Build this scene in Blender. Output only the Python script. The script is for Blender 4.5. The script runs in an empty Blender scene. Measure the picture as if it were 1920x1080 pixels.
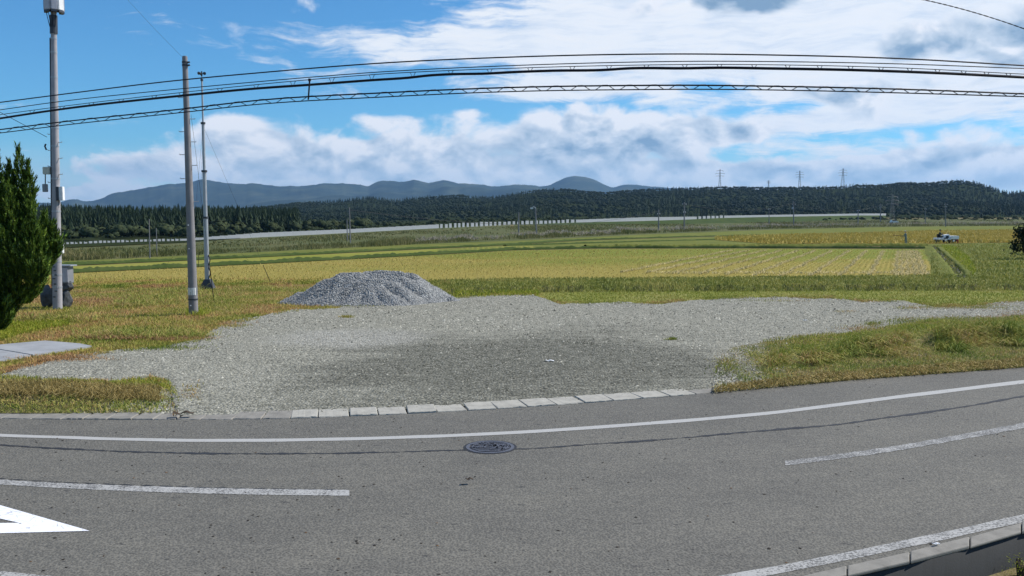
import bpy, bmesh, math, random
import numpy as np
from mathutils import Vector, Matrix

random.seed(7)
RNG = np.random.default_rng(7)
R = math.radians
scene = bpy.context.scene
COL = scene.collection

# ------------------------------------------------------------------ camera
F = 1700.0                      # focal length in pixels of a 1920 wide frame
H = 3.3                         # camera height
PITCH = math.atan(138 / 1700)
K = 0.8235                      # metric scale used by sizes below
KD = 1.4                        # depth scale used by distances below
HOR = 402.0                     # horizon row
SH = HOR - (540 - F * math.tan(PITCH))
CYP = 540 + SH
cam_d = bpy.data.cameras.new('camera')
cam_d.sensor_width = 36.0
cam_d.lens = 36.0 * F / 1920
cam_d.shift_y = SH / 1920
cam_d.clip_start = 0.1
cam_d.clip_end = 40000
cam = bpy.data.objects.new('camera', cam_d)
cam.location = (0, 0, H)
cam.rotation_euler = (math.pi / 2 - PITCH, 0, 0)
COL.objects.link(cam)
scene.camera = cam

def ray(x, y):
    """direction through a pixel (1920x1080 frame); works on arrays"""
    cx = (np.asarray(x, float) - 960) / F
    cy = -(np.asarray(y, float) - CYP) / F
    c, s = math.cos(PITCH), math.sin(PITCH)
    return cx, c + cy * s, -s + cy * c

# ------------------------------------------------------------------ world, sun, exposure
SUN_AZ = R(71)                  # clockwise from +Y (view direction)
SUN_EL = R(43)
scene.view_settings.view_transform = 'Standard'
scene.view_settings.look = 'None'
scene.view_settings.exposure = 0.32
scene.view_settings.gamma = 1
scene.view_settings.use_curve_mapping = False

world = bpy.data.worlds.new('World')
scene.world = world
world.use_nodes = True
WT = world.node_tree
for n in list(WT.nodes):
    WT.nodes.remove(n)

class G:
    """small helper to wire shader math"""
    def __init__(s, tree):
        s.t = tree
    def node(s, typ, **kw):
        n = s.t.nodes.new(typ)
        for k, v in kw.items():
            setattr(n, k, v)
        return n
    def put(s, sock, v):
        if isinstance(v, bpy.types.NodeSocket):
            s.t.links.new(v, sock)
        else:
            sock.default_value = v
    def m(s, op, a, b=0.0, c=None, clamp=False):
        n = s.node('ShaderNodeMath', operation=op, use_clamp=clamp)
        s.put(n.inputs[0], a)
        s.put(n.inputs[1], b)
        if c is not None:
            s.put(n.inputs[2], c)
        return n.outputs[0]
    def add(s, a, b): return s.m('ADD', a, b)
    def mul(s, a, b): return s.m('MULTIPLY', a, b)
    def sub(s, a, b): return s.m('SUBTRACT', a, b)
    def sstep(s, lo, hi, v):
        n = s.node('ShaderNodeMapRange', interpolation_type='SMOOTHSTEP')
        s.put(n.inputs['Value'], v)
        s.put(n.inputs['From Min'], lo)
        s.put(n.inputs['From Max'], hi)
        return n.outputs[0]
    def lin(s, lo, hi, v, a=0.0, b=1.0):
        n = s.node('ShaderNodeMapRange')
        s.put(n.inputs['Value'], v)
        s.put(n.inputs['From Min'], lo)
        s.put(n.inputs['From Max'], hi)
        s.put(n.inputs['To Min'], a)
        s.put(n.inputs['To Max'], b)
        return n.outputs[0]
    def noise(s, vec, scale, detail=4, rough=0.55, dist=0.0, out='Fac', lac=2.0):
        n = s.node('ShaderNodeTexNoise')
        s.put(n.inputs['Vector'], vec)
        n.inputs['Scale'].default_value = scale
        n.inputs['Detail'].default_value = detail
        n.inputs['Roughness'].default_value = rough
        n.inputs['Distortion'].default_value = dist
        n.inputs['Lacunarity'].default_value = lac
        return n.outputs[out]
    def mapping(s, vec, scale=(1, 1, 1), loc=(0, 0, 0), rot=(0, 0, 0)):
        n = s.node('ShaderNodeMapping')
        s.put(n.inputs['Vector'], vec)
        n.inputs['Scale'].default_value = scale
        n.inputs['Location'].default_value = loc
        n.inputs['Rotation'].default_value = rot
        return n.outputs[0]
    def mix(s, fac, a, b):
        n = s.node('ShaderNodeMix', data_type='RGBA')
        s.put(n.inputs[0], fac)
        s.put(n.inputs[6], a if isinstance(a, bpy.types.NodeSocket) else (*a[:3], 1))
        s.put(n.inputs[7], b if isinstance(b, bpy.types.NodeSocket) else (*b[:3], 1))
        return n.outputs[2]
    def ramp(s, fac, stops, interp='LINEAR'):
        n = s.node('ShaderNodeValToRGB')
        n.color_ramp.interpolation = interp
        e = n.color_ramp.elements
        while len(e) > 1:
            e.remove(e[-1])
        e[0].position = stops[0][0]
        e[0].color = (*stops[0][1], 1)
        for p, c in stops[1:]:
            k = e.new(p)
            k.color = (*c, 1)
        s.put(n.inputs[0], fac)
        return n.outputs[0]

def build_sky():
    g = G(WT)
    out = g.node('ShaderNodeOutputWorld')
    sky = g.node('ShaderNodeTexSky', sky_type='NISHITA')
    sky.sun_disc = False
    sky.sun_elevation = SUN_EL
    sky.sun_rotation = SUN_AZ
    sky.altitude = 50
    sky.air_density = 1.0
    sky.dust_density = 0.0
    sky.ozone_density = 3.0
    bg_sky = g.node('ShaderNodeBackground')
    bg_sky.inputs['Strength'].default_value = 0.092
    tint = g.node('ShaderNodeMix', data_type='RGBA', blend_type='MULTIPLY')
    tint.inputs[0].default_value = 1.0
    tint.inputs[7].default_value = (0.40, 0.84, 1.13, 1)
    WT.links.new(sky.outputs[0], tint.inputs[6])
    WT.links.new(tint.outputs[2], bg_sky.inputs['Color'])
    co = g.node('ShaderNodeTexCoord').outputs['Generated']
    sep = g.node('ShaderNodeSeparateXYZ')
    WT.links.new(co, sep.inputs[0])
    X, Y, Z = sep.outputs
    az = g.m('ARCTAN2', X, Y)
    el = g.m('ARCSINE', Z)
    def blob(x, y, rx, ry, amp):
        dx, dy, dz = ray(x, y)
        a0 = math.atan2(dx, dy)
        e0 = math.asin(dz / math.sqrt(dx * dx + dy * dy + dz * dz))
        sa, se = rx / F * math.cos(a0) ** 2, ry / F * math.cos(a0)
        u = g.m('MULTIPLY_ADD', az, 1 / sa, -a0 / sa)
        v = g.m('MULTIPLY_ADD', el, 1 / se, -e0 / se)
        r2 = g.m('MULTIPLY_ADD', u, u, g.mul(v, v))
        return g.m('POWER', 2.71828, g.mul(r2, -1.0)), amp
    def blobs(lst, base=0.0):
        acc = base
        for b in lst:
            e, amp = blob(*b)
            acc = g.m('MULTIPLY_ADD', e, amp, acc)
        return acc
    warp = g.noise(co, 10.0, 2, 0.5, out='Color')
    wv = g.node('ShaderNodeVectorMath', operation='MULTIPLY_ADD')
    WT.links.new(warp, wv.inputs[0])
    wv.inputs[1].default_value = (0.055, 0.055, 0.03)
    WT.links.new(co, wv.inputs[2])
    dirw = wv.outputs[0]
    # --- high layer: bright, streaky sheet
    nh = g.noise(g.mapping(dirw, (2.2, 2.2, 5.6)), 5.0, 7, 0.60, 0.3)
    nst = g.noise(g.mapping(dirw, (1.5, 1.5, 13.0), rot=(0, R(-10), 0)), 9.0, 6, 0.66, 0.4)
    nh2 = g.add(g.mul(nh, 0.58), g.mul(nst, 0.42))
    bh = blobs([
        (1560, 20, 560, 105, 0.42), (1180, 70, 330, 62, 0.24), (1850, 110, 420, 110, 0.22),
        (790, 90, 260, 34, 0.17), (1130, 168, 260, 22, 0.22), (1660, 190, 260, 46, 0.20),
        (1800, 300, 330, 50, 0.14), (1490, 232, 160, 20, 0.26), (560, 182, 170, 20, 0.07),
        (1340, 163, 110, 15, -0.30), (1490, 200, 90, 13, -0.22), (1790, 246, 190, 16, -0.18),
        (150, 120, 520, 190, -0.12), (700, 30, 200, 40, -0.10), (760, 205, 260, 26, -0.14),
    ], -0.015)
    dh = g.sstep(0.47, 0.70, g.add(nh2, bh))
    # --- low layer: cumulus bank above the hills
    cmap = lambda v: g.mapping(v, (2.0, 2.0, 3.3), loc=(0.55, 1.7, 0.2))
    nc = g.noise(cmap(dirw), 10.5, 8, 0.52, 0.1)
    nb = g.noise(cmap(dirw), 4.3, 2, 0.5, 0.1)
    ncl = g.add(g.mul(nc, 0.62), g.mul(nb, 0.38))
    bc = blobs([
        (690, 305, 320, 50, 0.33), (1130, 262, 210, 54, 0.32), (455, 245, 70, 36, 0.26),
        (1050, 335, 680, 28, 0.30), (270, 308, 90, 30, 0.24), (200, 364, 150, 12, 0.30),
        (1340, 252, 110, 20, 0.26), (1720, 74, 120, 50, 0.30), (1395, 0, 130, 30, 0.40),
        (1900, 80, 80, 60, 0.30), (1620, 165, 190, 18, 0.22), (1880, 298, 200, 34, 0.28), (1580, 195, 80, 34, 0.2),
        (1560, 335, 420, 28, 0.30), (690, 232, 36, 12, 0.10), (880, 210, 26, 14, 0.16), (750, 225, 40, 14, .1),
        (60, 200, 300, 120, -0.20), (640, 175, 300, 22, -0.22), (1500, 208, 150, 16, -0.10),
        (1450, 285, 130, 20, -0.05), (1130, 150, 500, 26, -0.12),
    ], -0.045)
    field = g.sub(g.add(ncl, bc), g.mul(g.sstep(R(5.5), R(9.5), el), 0.05))
    dc = g.sstep(0.475, 0.625, field)
    off = g.node('ShaderNodeVectorMath', operation='ADD')
    WT.links.new(dirw, off.inputs[0])
    off.inputs[1].default_value = (0.0075, 0.0, 0.0135)
    nc2 = g.noise(cmap(off.outputs[0]), 10.5, 5, 0.52, 0.1)
    lit = g.mul(g.sub(nc, nc2), 3.0)
    edge = g.sstep(0.72, 0.50, field)
    lb = blobs([
        (1090, 290, 170, 26, -0.22), (1200, 262, 110, 24, -0.22), (1395, 0, 140, 34, -0.60),
        (1715, 80, 110, 44, -0.45), (1900, 85, 80, 60, -0.40), (1620, 170, 170, 22, -0.30), (1560, 200, 60, 30, -.25),
        (1130, 208, 190, 22, 0.30), (460, 222, 90, 22, 0.18), (1600, 238, 260, 24, 0.30), (1880, 280, 160, 20, .2),
    ], 0.68)
    L = g.add(g.m('MULTIPLY_ADD', edge, 0.40, lit), lb)
    ccol = g.ramp(L, [(0.0, (0.17, 0.27, 0.40)), (0.35, (0.33, 0.42, 0.53)), (0.65, (0.47, 0.54, 0.63)), (1.0, (0.68, 0.70, 0.745))])
    hcol = g.ramp(g.m('MULTIPLY_ADD', nh, 0.6, g.sub(nst, 0.3)), [(0.30, (0.52, 0.59, 0.69)), (0.52, (0.66, 0.695, 0.745)), (0.8, (0.71, 0.72, 0.74))])
    # --- pale veil along the horizon
    veil = g.sstep(R(4.5), R(0.0), el)
    dhv = g.m('MAXIMUM', dh, g.mul(veil, 0.85))
    col = g.mix(dc, hcol, ccol)
    vcol = g.mix(g.mul(veil, 0.75), col, (0.34, 0.455, 0.575))
    dens = g.m('MAXIMUM', g.mul(dhv, 0.95), g.mul(dc, 0.97))
    bg_c = g.node('ShaderNodeBackground')
    bg_c.inputs['Strength'].default_value = 1.09
    WT.links.new(vcol, bg_c.inputs['Color'])
    ms = g.node('ShaderNodeMixShader')
    WT.links.new(dens, ms.inputs[0])
    WT.links.new(bg_sky.outputs[0], ms.inputs[1])
    WT.links.new(bg_c.outputs[0], ms.inputs[2])
    WT.links.new(ms.outputs[0], out.inputs[0])
    try:
        world.cycles.sampling_method = 'MANUAL'
        world.cycles.sample_map_resolution = 256
    except Exception:
        pass
build_sky()

sun_d = bpy.data.lights.new('sun', 'SUN')
sun_d.energy = 4.7
sun_d.angle = R(0.53)
sun_d.color = (1.0, 0.95, 0.87)
sun = bpy.data.objects.new('sun', sun_d)
sd = Vector((math.sin(SUN_AZ) * math.cos(SUN_EL), math.cos(SUN_AZ) * math.cos(SUN_EL), math.sin(SUN_EL)))
sun.rotation_euler = sd.to_track_quat('Z', 'Y').to_euler()
COL.objects.link(sun)

# ------------------------------------------------------------------ materials
MATS = {}
def material(name, fn):
    m = bpy.data.materials.new(name)
    m.use_nodes = True
    t = m.node_tree
    for n in list(t.nodes):
        t.nodes.remove(n)
    g = G(t)
    out = g.node('ShaderNodeOutputMaterial')
    b = g.node('ShaderNodeBsdfPrincipled')
    t.links.new(b.outputs[0], out.inputs[0])
    b.inputs['Specular IOR Level'].default_value = 0.25
    fn(g, b)
    MATS[name] = m
    return m

def wpos(g):
    return g.node('ShaderNodeNewGeometry').outputs['Position']

def bump(g, b, h, strength=0.5, dist=0.02):
    n = g.node('ShaderNodeBump')
    n.inputs['Strength'].default_value = strength
    n.inputs['Distance'].default_value = dist
    g.put(n.inputs['Height'], h)
    g.t.links.new(n.outputs[0], b.inputs['Normal'])

def plain(name, c, rough=0.6, metal=0.0, var=0.12, scale=6.0):
    def fn(g, b):
        n = g.noise(g.node('ShaderNodeTexCoord').outputs['Object'], scale, 5, 0.6)
        hi = tuple(min(1, v * (1 + var)) for v in c)
        lo = tuple(v * (1 - var) for v in c)
        g.put(b.inputs['Base Color'], g.ramp(n, [(0.3, lo), (0.7, hi)]))
        b.inputs['Roughness'].default_value = rough
        b.inputs['Metallic'].default_value = metal
    return material(name, fn)

def leafy(name, stops, rough=0.6, trans=0.0, patch=0.0, pscale=0.3):
    """colour varies from blade to blade (mesh island) and, a little, from place to place"""
    def fn(g, b):
        r = g.node('ShaderNodeNewGeometry').outputs['Random Per Island']
        f = r
        if patch:
            n = g.noise(wpos(g), pscale, 4, 0.6)
            f = g.add(g.mul(r, 1 - patch), g.mul(g.lin(0.3, 0.7, n), patch))
        g.put(b.inputs['Base Color'], g.ramp(f, stops))
        b.inputs['Roughness'].default_value = rough
        b.inputs['Specular IOR Level'].default_value = 0.15
        if trans:
            t = g.node('ShaderNodeBsdfTranslucent')
            g.put(t.inputs['Color'], g.ramp(f, stops))
            ms = g.node('ShaderNodeMixShader')
            ms.inputs[0].default_value = trans
            g.t.links.new(b.outputs[0], ms.inputs[1])
            g.t.links.new(t.outputs[0], ms.inputs[2])
            out = [n for n in g.t.nodes if n.type == 'OUTPUT_MATERIAL'][0]
            g.t.links.new(ms.outputs[0], out.inputs[0])
    return material(name, fn)

def soil(name, stops, big=0.15, fine=9.0, bs=0.6, stretch=(1, 1, 1)):
    def fn(g, b):
        p = g.mapping(wpos(g), stretch)
        n1 = g.noise(p, big, 5, 0.6, 0.3)
        n2 = g.noise(p, fine, 5, 0.7)
        f = g.add(g.mul(n1, 0.62), g.mul(n2, 0.38))
        g.put(b.inputs['Base Color'], g.ramp(f, stops))
        b.inputs['Roughness'].default_value = 0.95
        b.inputs['Specular IOR Level'].default_value = 0.05
        bump(g, b, n2, bs, 0.06)
    return material(name, fn)

def m_asphalt(g, b):
    p = wpos(g)
    big = g.noise(p, 0.45, 5, 0.6, 0.4)
    mid = g.noise(g.mapping(p, (1.0, 5.0, 1)), 1.3, 5, 0.65)
    fine = g.noise(p, 55, 3, 0.8)
    vor = g.node('ShaderNodeTexVoronoi')
    vor.inputs['Scale'].default_value = 38
    g.put(vor.inputs['Vector'], p)
    ac = g.node('ShaderNodeAttribute', attribute_name='across').outputs['Fac']
    def band(c, w):
        d = g.mul(g.sub(g.m('MULTIPLY_ADD', g.sub(big, .5), 0.05, ac), c), 1 / w)
        return g.m('POWER', 2.71828, g.mul(g.mul(d, d), -1.0))
    wear = g.sub(g.add(band(0.34, .05), g.add(band(0.55, .035), g.add(band(0.70, .03), band(0.80, .03)))), g.mul(band(0.93, .05), 0.9))
    base = g.ramp(g.m('MULTIPLY_ADD', wear, 0.06, g.add(g.mul(big, 0.6), g.mul(mid, 0.4))), [(0.30, (0.094, 0.090, 0.079)), (0.5, (0.116, 0.111, 0.096)), (0.70, (0.138, 0.131, 0.111))])
    agg = g.ramp(g.add(g.mul(fine, 0.55), g.mul(vor.outputs['Distance'], 0.6)), [(0.28, (0.45, 0.45, 0.47)), (0.52, (1.0, 1.0, 1.0)), (0.75, (1.55, 1.53, 1.5))])
    mx = g.node('ShaderNodeMix', data_type='RGBA', blend_type='MULTIPLY')
    mx.inputs[0].default_value = 0.8
    g.t.links.new(base, mx.inputs[6])
    g.t.links.new(agg, mx.inputs[7])
    # dark specks and oil spots
    sp = g.noise(g.mapping(p, (1, 2.2, 1)), 5.5, 2, 0.5)
    dark = g.mul(g.sstep(0.66, 0.72, sp), 0.6)
    g.put(b.inputs['Base Color'], g.mix(dark, mx.outputs[2], (0.03, 0.03, 0.032)))
    b.inputs['Roughness'].default_value = 0.82
    bump(g, b, g.add(fine, vor.outputs['Distance']), 0.5, 0.012)
material('asphalt', m_asphalt)

def m_paint(worn):
    def fn(g, b):
        p = wpos(g)
        n = g.noise(p, 34, 5, 0.75)
        n2 = g.noise(p, 3.0, 4, 0.6)
        w = g.add(g.mul(n, 0.72), g.mul(n2, 0.28))
        k = g.sstep(worn, worn + 0.10, w)
        g.put(b.inputs['Base Color'], g.mix(k, (0.39, 0.385, 0.365), (0.125, 0.122, 0.115)))
        b.inputs['Roughness'].default_value = 0.7
        bump(g, b, n, 0.3, 0.006)
    return fn
material('road_paint', m_paint(0.56))
material('worn_road_paint', m_paint(0.47))
material('thin_road_paint', m_paint(0.435))

def m_arrow(g, b):
    p = wpos(g)
    v = g.node('ShaderNodeTexVoronoi', feature='DISTANCE_TO_EDGE')
    v.inputs['Scale'].default_value = 7
    g.put(v.inputs['Vector'], g.mapping(p, (1, 1.6, 1)))
    n = g.noise(p, 4, 5, 0.7)
    cr = g.mul(g.sstep(0.020, 0.006, v.outputs['Distance']), g.sstep(0.45, 0.6, n))
    g.put(b.inputs['Base Color'], g.mix(cr, (0.80, 0.81, 0.85), (0.10, 0.10, 0.12)))
    b.inputs['Roughness'].default_value = 0.6
material('fresh_paint', m_arrow)

def gravel_tint(g, tone):
    """crushed stone: pale and clean at the edges, trodden dark with soil in the middle, dusty beside the heap"""
    p = wpos(g)
    big = g.noise(p, 0.22, 4, 0.6, 0.6)
    mid_n = g.noise(p, 1.1, 4, 0.6)
    cs = g.ramp(tone, [(0.10, (0.090, 0.088, 0.071)), (0.42, (0.226, 0.222, 0.182)), (0.72, (0.33, 0.32, 0.263)), (0.97, (0.54, 0.52, 0.437))])
    dk = g.ramp(tone, [(0.12, (0.041, 0.041, 0.032)), (0.5, (0.126, 0.125, 0.101)), (0.82, (0.232, 0.226, 0.187)), (1.0, (0.43, 0.415, 0.35))])
    sp = g.node('ShaderNodeSeparateXYZ')
    g.t.links.new(p, sp.inputs[0])
    def spot(x, y, rx, ry):
        u = g.m('MULTIPLY_ADD', sp.outputs[0], 1 / rx, -x / rx)
        v = g.m('MULTIPLY_ADD', sp.outputs[1], 1 / ry, -y / ry)
        return g.m('POWER', 2.71828, g.mul(g.m('MULTIPLY_ADD', u, u, g.mul(v, v)), -1.0))
    mid = g.m('MAXIMUM', spot(0.4, 19.6, 5.6, 6.6), g.mul(spot(-2.5, 18.2, 2.0, 2.5), 0.8))
    wob = g.add(g.m('MULTIPLY_ADD', g.sub(big, 0.5), 1.1, mid), g.mul(g.sub(mid_n, 0.5), 0.45))
    ruts = g.noise(g.mapping(p, (0.22, 1.5, 1), rot=(0, 0, R(-14))), 1.0, 4, 0.6, 0.8)
    wob = g.m('MULTIPLY_ADD', g.sub(ruts, 0.5), 0.9, wob)
    c1 = g.mix(g.mul(g.sstep(0.18, 0.85, wob), 0.92), cs, dk)
    dust = g.add(g.m('MULTIPLY_ADD', g.sub(big, 0.5), 0.8, spot(-4.3, 23.8, 2.6, 2.4)), g.mul(g.sub(mid_n, .5), .4))
    return g.mix(g.mul(g.sstep(0.35, 0.85, dust), 0.7), c1, g.ramp(tone, [(0.15, (0.20, 0.195, 0.165)), (0.9, (0.44, 0.43, 0.385))]))
def m_gravel(g, b):
    p = wpos(g)
    v = g.node('ShaderNodeTexVoronoi')
    v.inputs['Scale'].default_value = 17
    g.put(v.inputs['Vector'], p)
    sepc = g.node('ShaderNodeSeparateColor')
    g.t.links.new(v.outputs['Color'], sepc.inputs[0])
    tone = g.add(g.mul(sepc.outputs[0], 0.5), g.mul(g.noise(p, 22, 4, 0.7), 0.5))
    g.put(b.inputs['Base Color'], gravel_tint(g, tone))
    b.inputs['Roughness'].default_value = 0.95
    b.inputs['Specular IOR Level'].default_value = 0.1
    bump(g, b, g.m('SUBTRACT', 0.5, v.outputs['Distance']), 0.9, 0.035)
material('gravel', m_gravel)

def m_heap(g, b):
    p = wpos(g)
    v = g.node('ShaderNodeTexVoronoi')
    v.inputs['Scale'].default_value = 16
    g.put(v.inputs['Vector'], p)
    sepc = g.node('ShaderNodeSeparateColor')
    g.t.links.new(v.outputs['Color'], sepc.inputs[0])
    g.put(b.inputs['Base Color'], g.ramp(sepc.outputs[0], [(0.1, (0.18, 0.185, 0.184)), (0.5, (0.255, 0.26, 0.256)), (0.95, (0.36, 0.365, 0.355))]))
    b.inputs['Roughness'].default_value = 0.95
    b.inputs['Specular IOR Level'].default_value = 0.1
    bump(g, b, g.m('SUBTRACT', 0.5, v.outputs['Distance']), 1.0, 0.06)
material('heap_gravel', m_heap)
def m_stone(stops):
    def fn(g, b):
        r = g.node('ShaderNodeNewGeometry').outputs['Random Per Island']
        g.put(b.inputs['Base Color'], g.ramp(r, stops))
        b.inputs['Roughness'].default_value = 0.9
        b.inputs['Specular IOR Level'].default_value = 0.15
    return fn
def m_loose(g, b):
    r = g.node('ShaderNodeNewGeometry').outputs['Random Per Island']
    g.put(b.inputs['Base Color'], gravel_tint(g, r))
    b.inputs['Roughness'].default_value = 0.9
    b.inputs['Specular IOR Level'].default_value = 0.12
material('stone', m_loose)
material('heap_stone', m_stone([(0, (0.19, 0.194, 0.192)), (0.5, (0.265, 0.27, 0.264)), (1, (0.40, 0.405, 0.39))]))

def m_concrete(c, streak=0.35, scale=3.0):
    def fn(g, b):
        p = g.node('ShaderNodeTexCoord').outputs['Object']
        n = g.noise(p, scale, 6, 0.65)
        n2 = g.noise(g.mapping(p, (9, 9, 0.5)), 2.0, 4, 0.6)
        f = g.add(g.mul(n, 1 - streak), g.mul(n2, streak))
        g.put(b.inputs['Base Color'], g.ramp(f, [(0.25, tuple(v * 0.66 for v in c)), (0.5, c), (0.75, tuple(min(1, v * 1.22) for v in c))]))
        b.inputs['Roughness'].default_value = 0.85
        bump(g, b, g.noise(p, 40, 4, 0.7), 0.25, 0.01)
    return fn
material('pole_concrete', m_concrete((0.215, 0.208, 0.212)))
material('pale_pole_concrete', m_concrete((0.33, 0.32, 0.335)))
material('kerb_concrete', m_concrete((0.36, 0.345, 0.30), 0.15, 5.0))
material('kerb_concrete_dirty', m_concrete((0.235, 0.222, 0.195), 0.15, 5.0))
material('slab_concrete', m_concrete((0.30, 0.31, 0.32), 0.1, 1.2))
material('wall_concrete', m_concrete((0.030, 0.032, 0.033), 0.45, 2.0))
material('fence_white', m_concrete((0.38, 0.395, 0.40), 0.35, 0.3))
plain('galvanised', (0.36, 0.38, 0.40), 0.45, 0.35)
plain('pylon_steel', (0.16, 0.17, 0.18), 0.5, 0.3)
plain('dark_steel', (0.06, 0.065, 0.075), 0.5, 0.3)
plain('white_plastic', (0.72, 0.72, 0.72), 0.4)
plain('cream_plastic', (0.50, 0.50, 0.42), 0.45)
plain('grey_metal', (0.22, 0.23, 0.25), 0.45, 0.2)
plain('antenna_grey', (0.42, 0.42, 0.46), 0.4)
plain('black_rubber', (0.012, 0.012, 0.014), 0.55)
plain('cable_black', (0.008, 0.009, 0.014), 0.6)
plain('rust_iron', (0.05, 0.05, 0.056), 0.6, 0.3)
plain('manhole_iron', (0.13, 0.13, 0.145), 0.5, 0.4)
plain('red_paint', (0.35, 0.05, 0.05), 0.5)
plain('white_paint', (0.78, 0.78, 0.76), 0.35)
plain('yellow_band', (0.75, 0.75, 0.72), 0.5)
plain('work_cloth', (0.20, 0.24, 0.21), 0.9)
plain('dark_cloth', (0.05, 0.065, 0.06), 0.9)
plain('skin_tone', (0.36, 0.22, 0.15), 0.6)
plain('straw_hat', (0.55, 0.50, 0.38), 0.8)
plain('grey_rock', (0.085, 0.092, 0.10), 0.8, 0, 0.6, 3.0)
plain('bark', (0.07, 0.05, 0.035), 0.9, 0, 0.3)
plain('shaded_wet_soil', (0.028, 0.030, 0.022), 0.9, 0, 0.4, 2)  # ditch mud; part of the channel's shade is put into this dark colour
plain('tar', (0.03, 0.031, 0.034), 0.7, 0, 0.2, 2)
plain('lorry_blue', (0.25, 0.30, 0.36), 0.4)

material('debris', m_stone([(0, (0.02, 0.018, 0.016)), (0.8, (0.05, 0.042, 0.034)), (0.9, (0.14, 0.08, 0.04)), (1, (0.3, 0.28, 0.25))]))
soil('earth_grass', [(0.25, (0.060, 0.060, 0.024)), (0.42, (0.125, 0.110, 0.045)), (0.55, (0.19, 0.155, 0.080)), (0.72, (0.25, 0.205, 0.13))], 0.5, 9)
soil('lawn_soil', [(0.28, (0.105, 0.110, 0.028)), (0.45, (0.195, 0.170, 0.050)), (0.58, (0.25, 0.190, 0.070)), (0.72, (0.25, 0.15, 0.075))], 0.5, 7)
soil('green_strip', [(0.28, (0.078, 0.096, 0.022)), (0.5, (0.135, 0.152, 0.034)), (0.7, (0.20, 0.19, 0.055))], 0.3, 5)
soil('pale_strip', [(0.28, (0.15, 0.165, 0.035)), (0.5, (0.21, 0.22, 0.055)), (0.7, (0.28, 0.245, 0.11))], 0.4, 5)
soil('bright_green', [(0.28, (0.060, 0.115, 0.012)), (0.5, (0.100, 0.175, 0.020)), (0.7, (0.150, 0.215, 0.035))], 0.6, 5)
soil('dark_green', [(0.28, (0.030, 0.048, 0.014)), (0.5, (0.050, 0.075, 0.022)), (0.7, (0.078, 0.095, 0.032))], 0.12, 2)
soil('far_field', [(0.28, (0.055, 0.075, 0.028)), (0.5, (0.095, 0.105, 0.042)), (0.7, (0.15, 0.135, 0.070))], 0.05, 0.8)
soil('olive_field', [(0.28, (0.14, 0.165, 0.026)), (0.5, (0.22, 0.225, 0.040)), (0.7, (0.27, 0.225, 0.075))], 0.10, 2)
soil('ripe_field', [(0.28, (0.19, 0.15, 0.040)), (0.5, (0.29, 0.225, 0.055)), (0.7, (0.35, 0.26, 0.085))], 0.08, 1.5, 0.8)
def m_verge(g, b):
    p = wpos(g)
    n1 = g.noise(p, 1.1, 5, 0.65, 0.4)
    n2 = g.noise(p, 14, 4, 0.7)
    earth = g.ramp(g.add(g.mul(n1, .6), g.mul(n2, .4)), [(0.28, (0.075, 0.068, 0.036)), (0.45, (0.15, 0.135, 0.062)), (0.6, (0.20, 0.19, 0.075)), (0.75, (0.29, 0.235, 0.14))])
    v = g.node('ShaderNodeTexVoronoi')
    v.inputs['Scale'].default_value = 20
    g.put(v.inputs['Vector'], p)
    sepc = g.node('ShaderNodeSeparateColor')
    g.t.links.new(v.outputs['Color'], sepc.inputs[0])
    grav = gravel_tint(g, sepc.outputs[0])
    sp = g.node('ShaderNodeSeparateXYZ')
    g.t.links.new(p, sp.inputs[0])
    # stones strewn over the ends next to the lot
    a = g.sstep(6.3, 4.0, g.add(sp.outputs[0], g.mul(g.sub(n1, 0.5), 4.0)))
    b_ = g.sstep(-7.4, -5.9, g.add(sp.outputs[0], g.mul(g.sub(n1, 0.5), 3.0)))
    g.put(b.inputs['Base Color'], g.mix(g.mul(a, b_), earth, grav))
    b.inputs['Roughness'].default_value = 0.95
    b.inputs['Specular IOR Level'].default_value = 0.05
    bump(g, b, g.add(n2, v.outputs['Distance']), 0.7, 0.04)
material('verge_soil', m_verge)
def m_stubble(g, b):
    p = wpos(g)
    rv = g.mapping(p, (1, 1, 1), rot=(0, 0, math.atan2(0.4294, 1.0)))
    w = g.node('ShaderNodeTexWave', wave_type='BANDS', bands_direction='X')
    w.inputs['Scale'].default_value = 1.05
    w.inputs['Distortion'].default_value = 2.2
    w.inputs['Detail'].default_value = 3
    g.put(w.inputs['Vector'], rv)
    big = g.noise(g.mapping(p, (0.6, 1.4, 1)), 0.09, 5, 0.6, 0.5)
    fine = g.noise(p, 4.5, 5, 0.7)
    sp = g.node('ShaderNodeSeparateXYZ')
    g.t.links.new(p, sp.inputs[0])
    # nearer part is dry, farther part has greened over again
    dry = g.sstep(78, 53, g.add(sp.outputs[1], g.mul(g.sub(big, 0.5), 64)))
    t = g.add(g.mul(fine, 0.85), g.mul(w.outputs['Fac'], 0.15))
    a = g.ramp(t, [(0.25, (0.10, 0.125, 0.018)), (0.5, (0.17, 0.19, 0.032)), (0.75, (0.25, 0.24, 0.06))])
    c = g.ramp(t, [(0.25, (0.15, 0.135, 0.028)), (0.5, (0.26, 0.22, 0.055)), (0.75, (0.42, 0.32, 0.10))])
    g.put(b.inputs['Base Color'], g.mix(dry, a, c))
    b.inputs['Roughness'].default_value = 0.95
    b.inputs['Specular IOR Level'].default_value = 0.05
    bump(g, b, t, 0.7, 0.08)
material('stubble', m_stubble)

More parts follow.
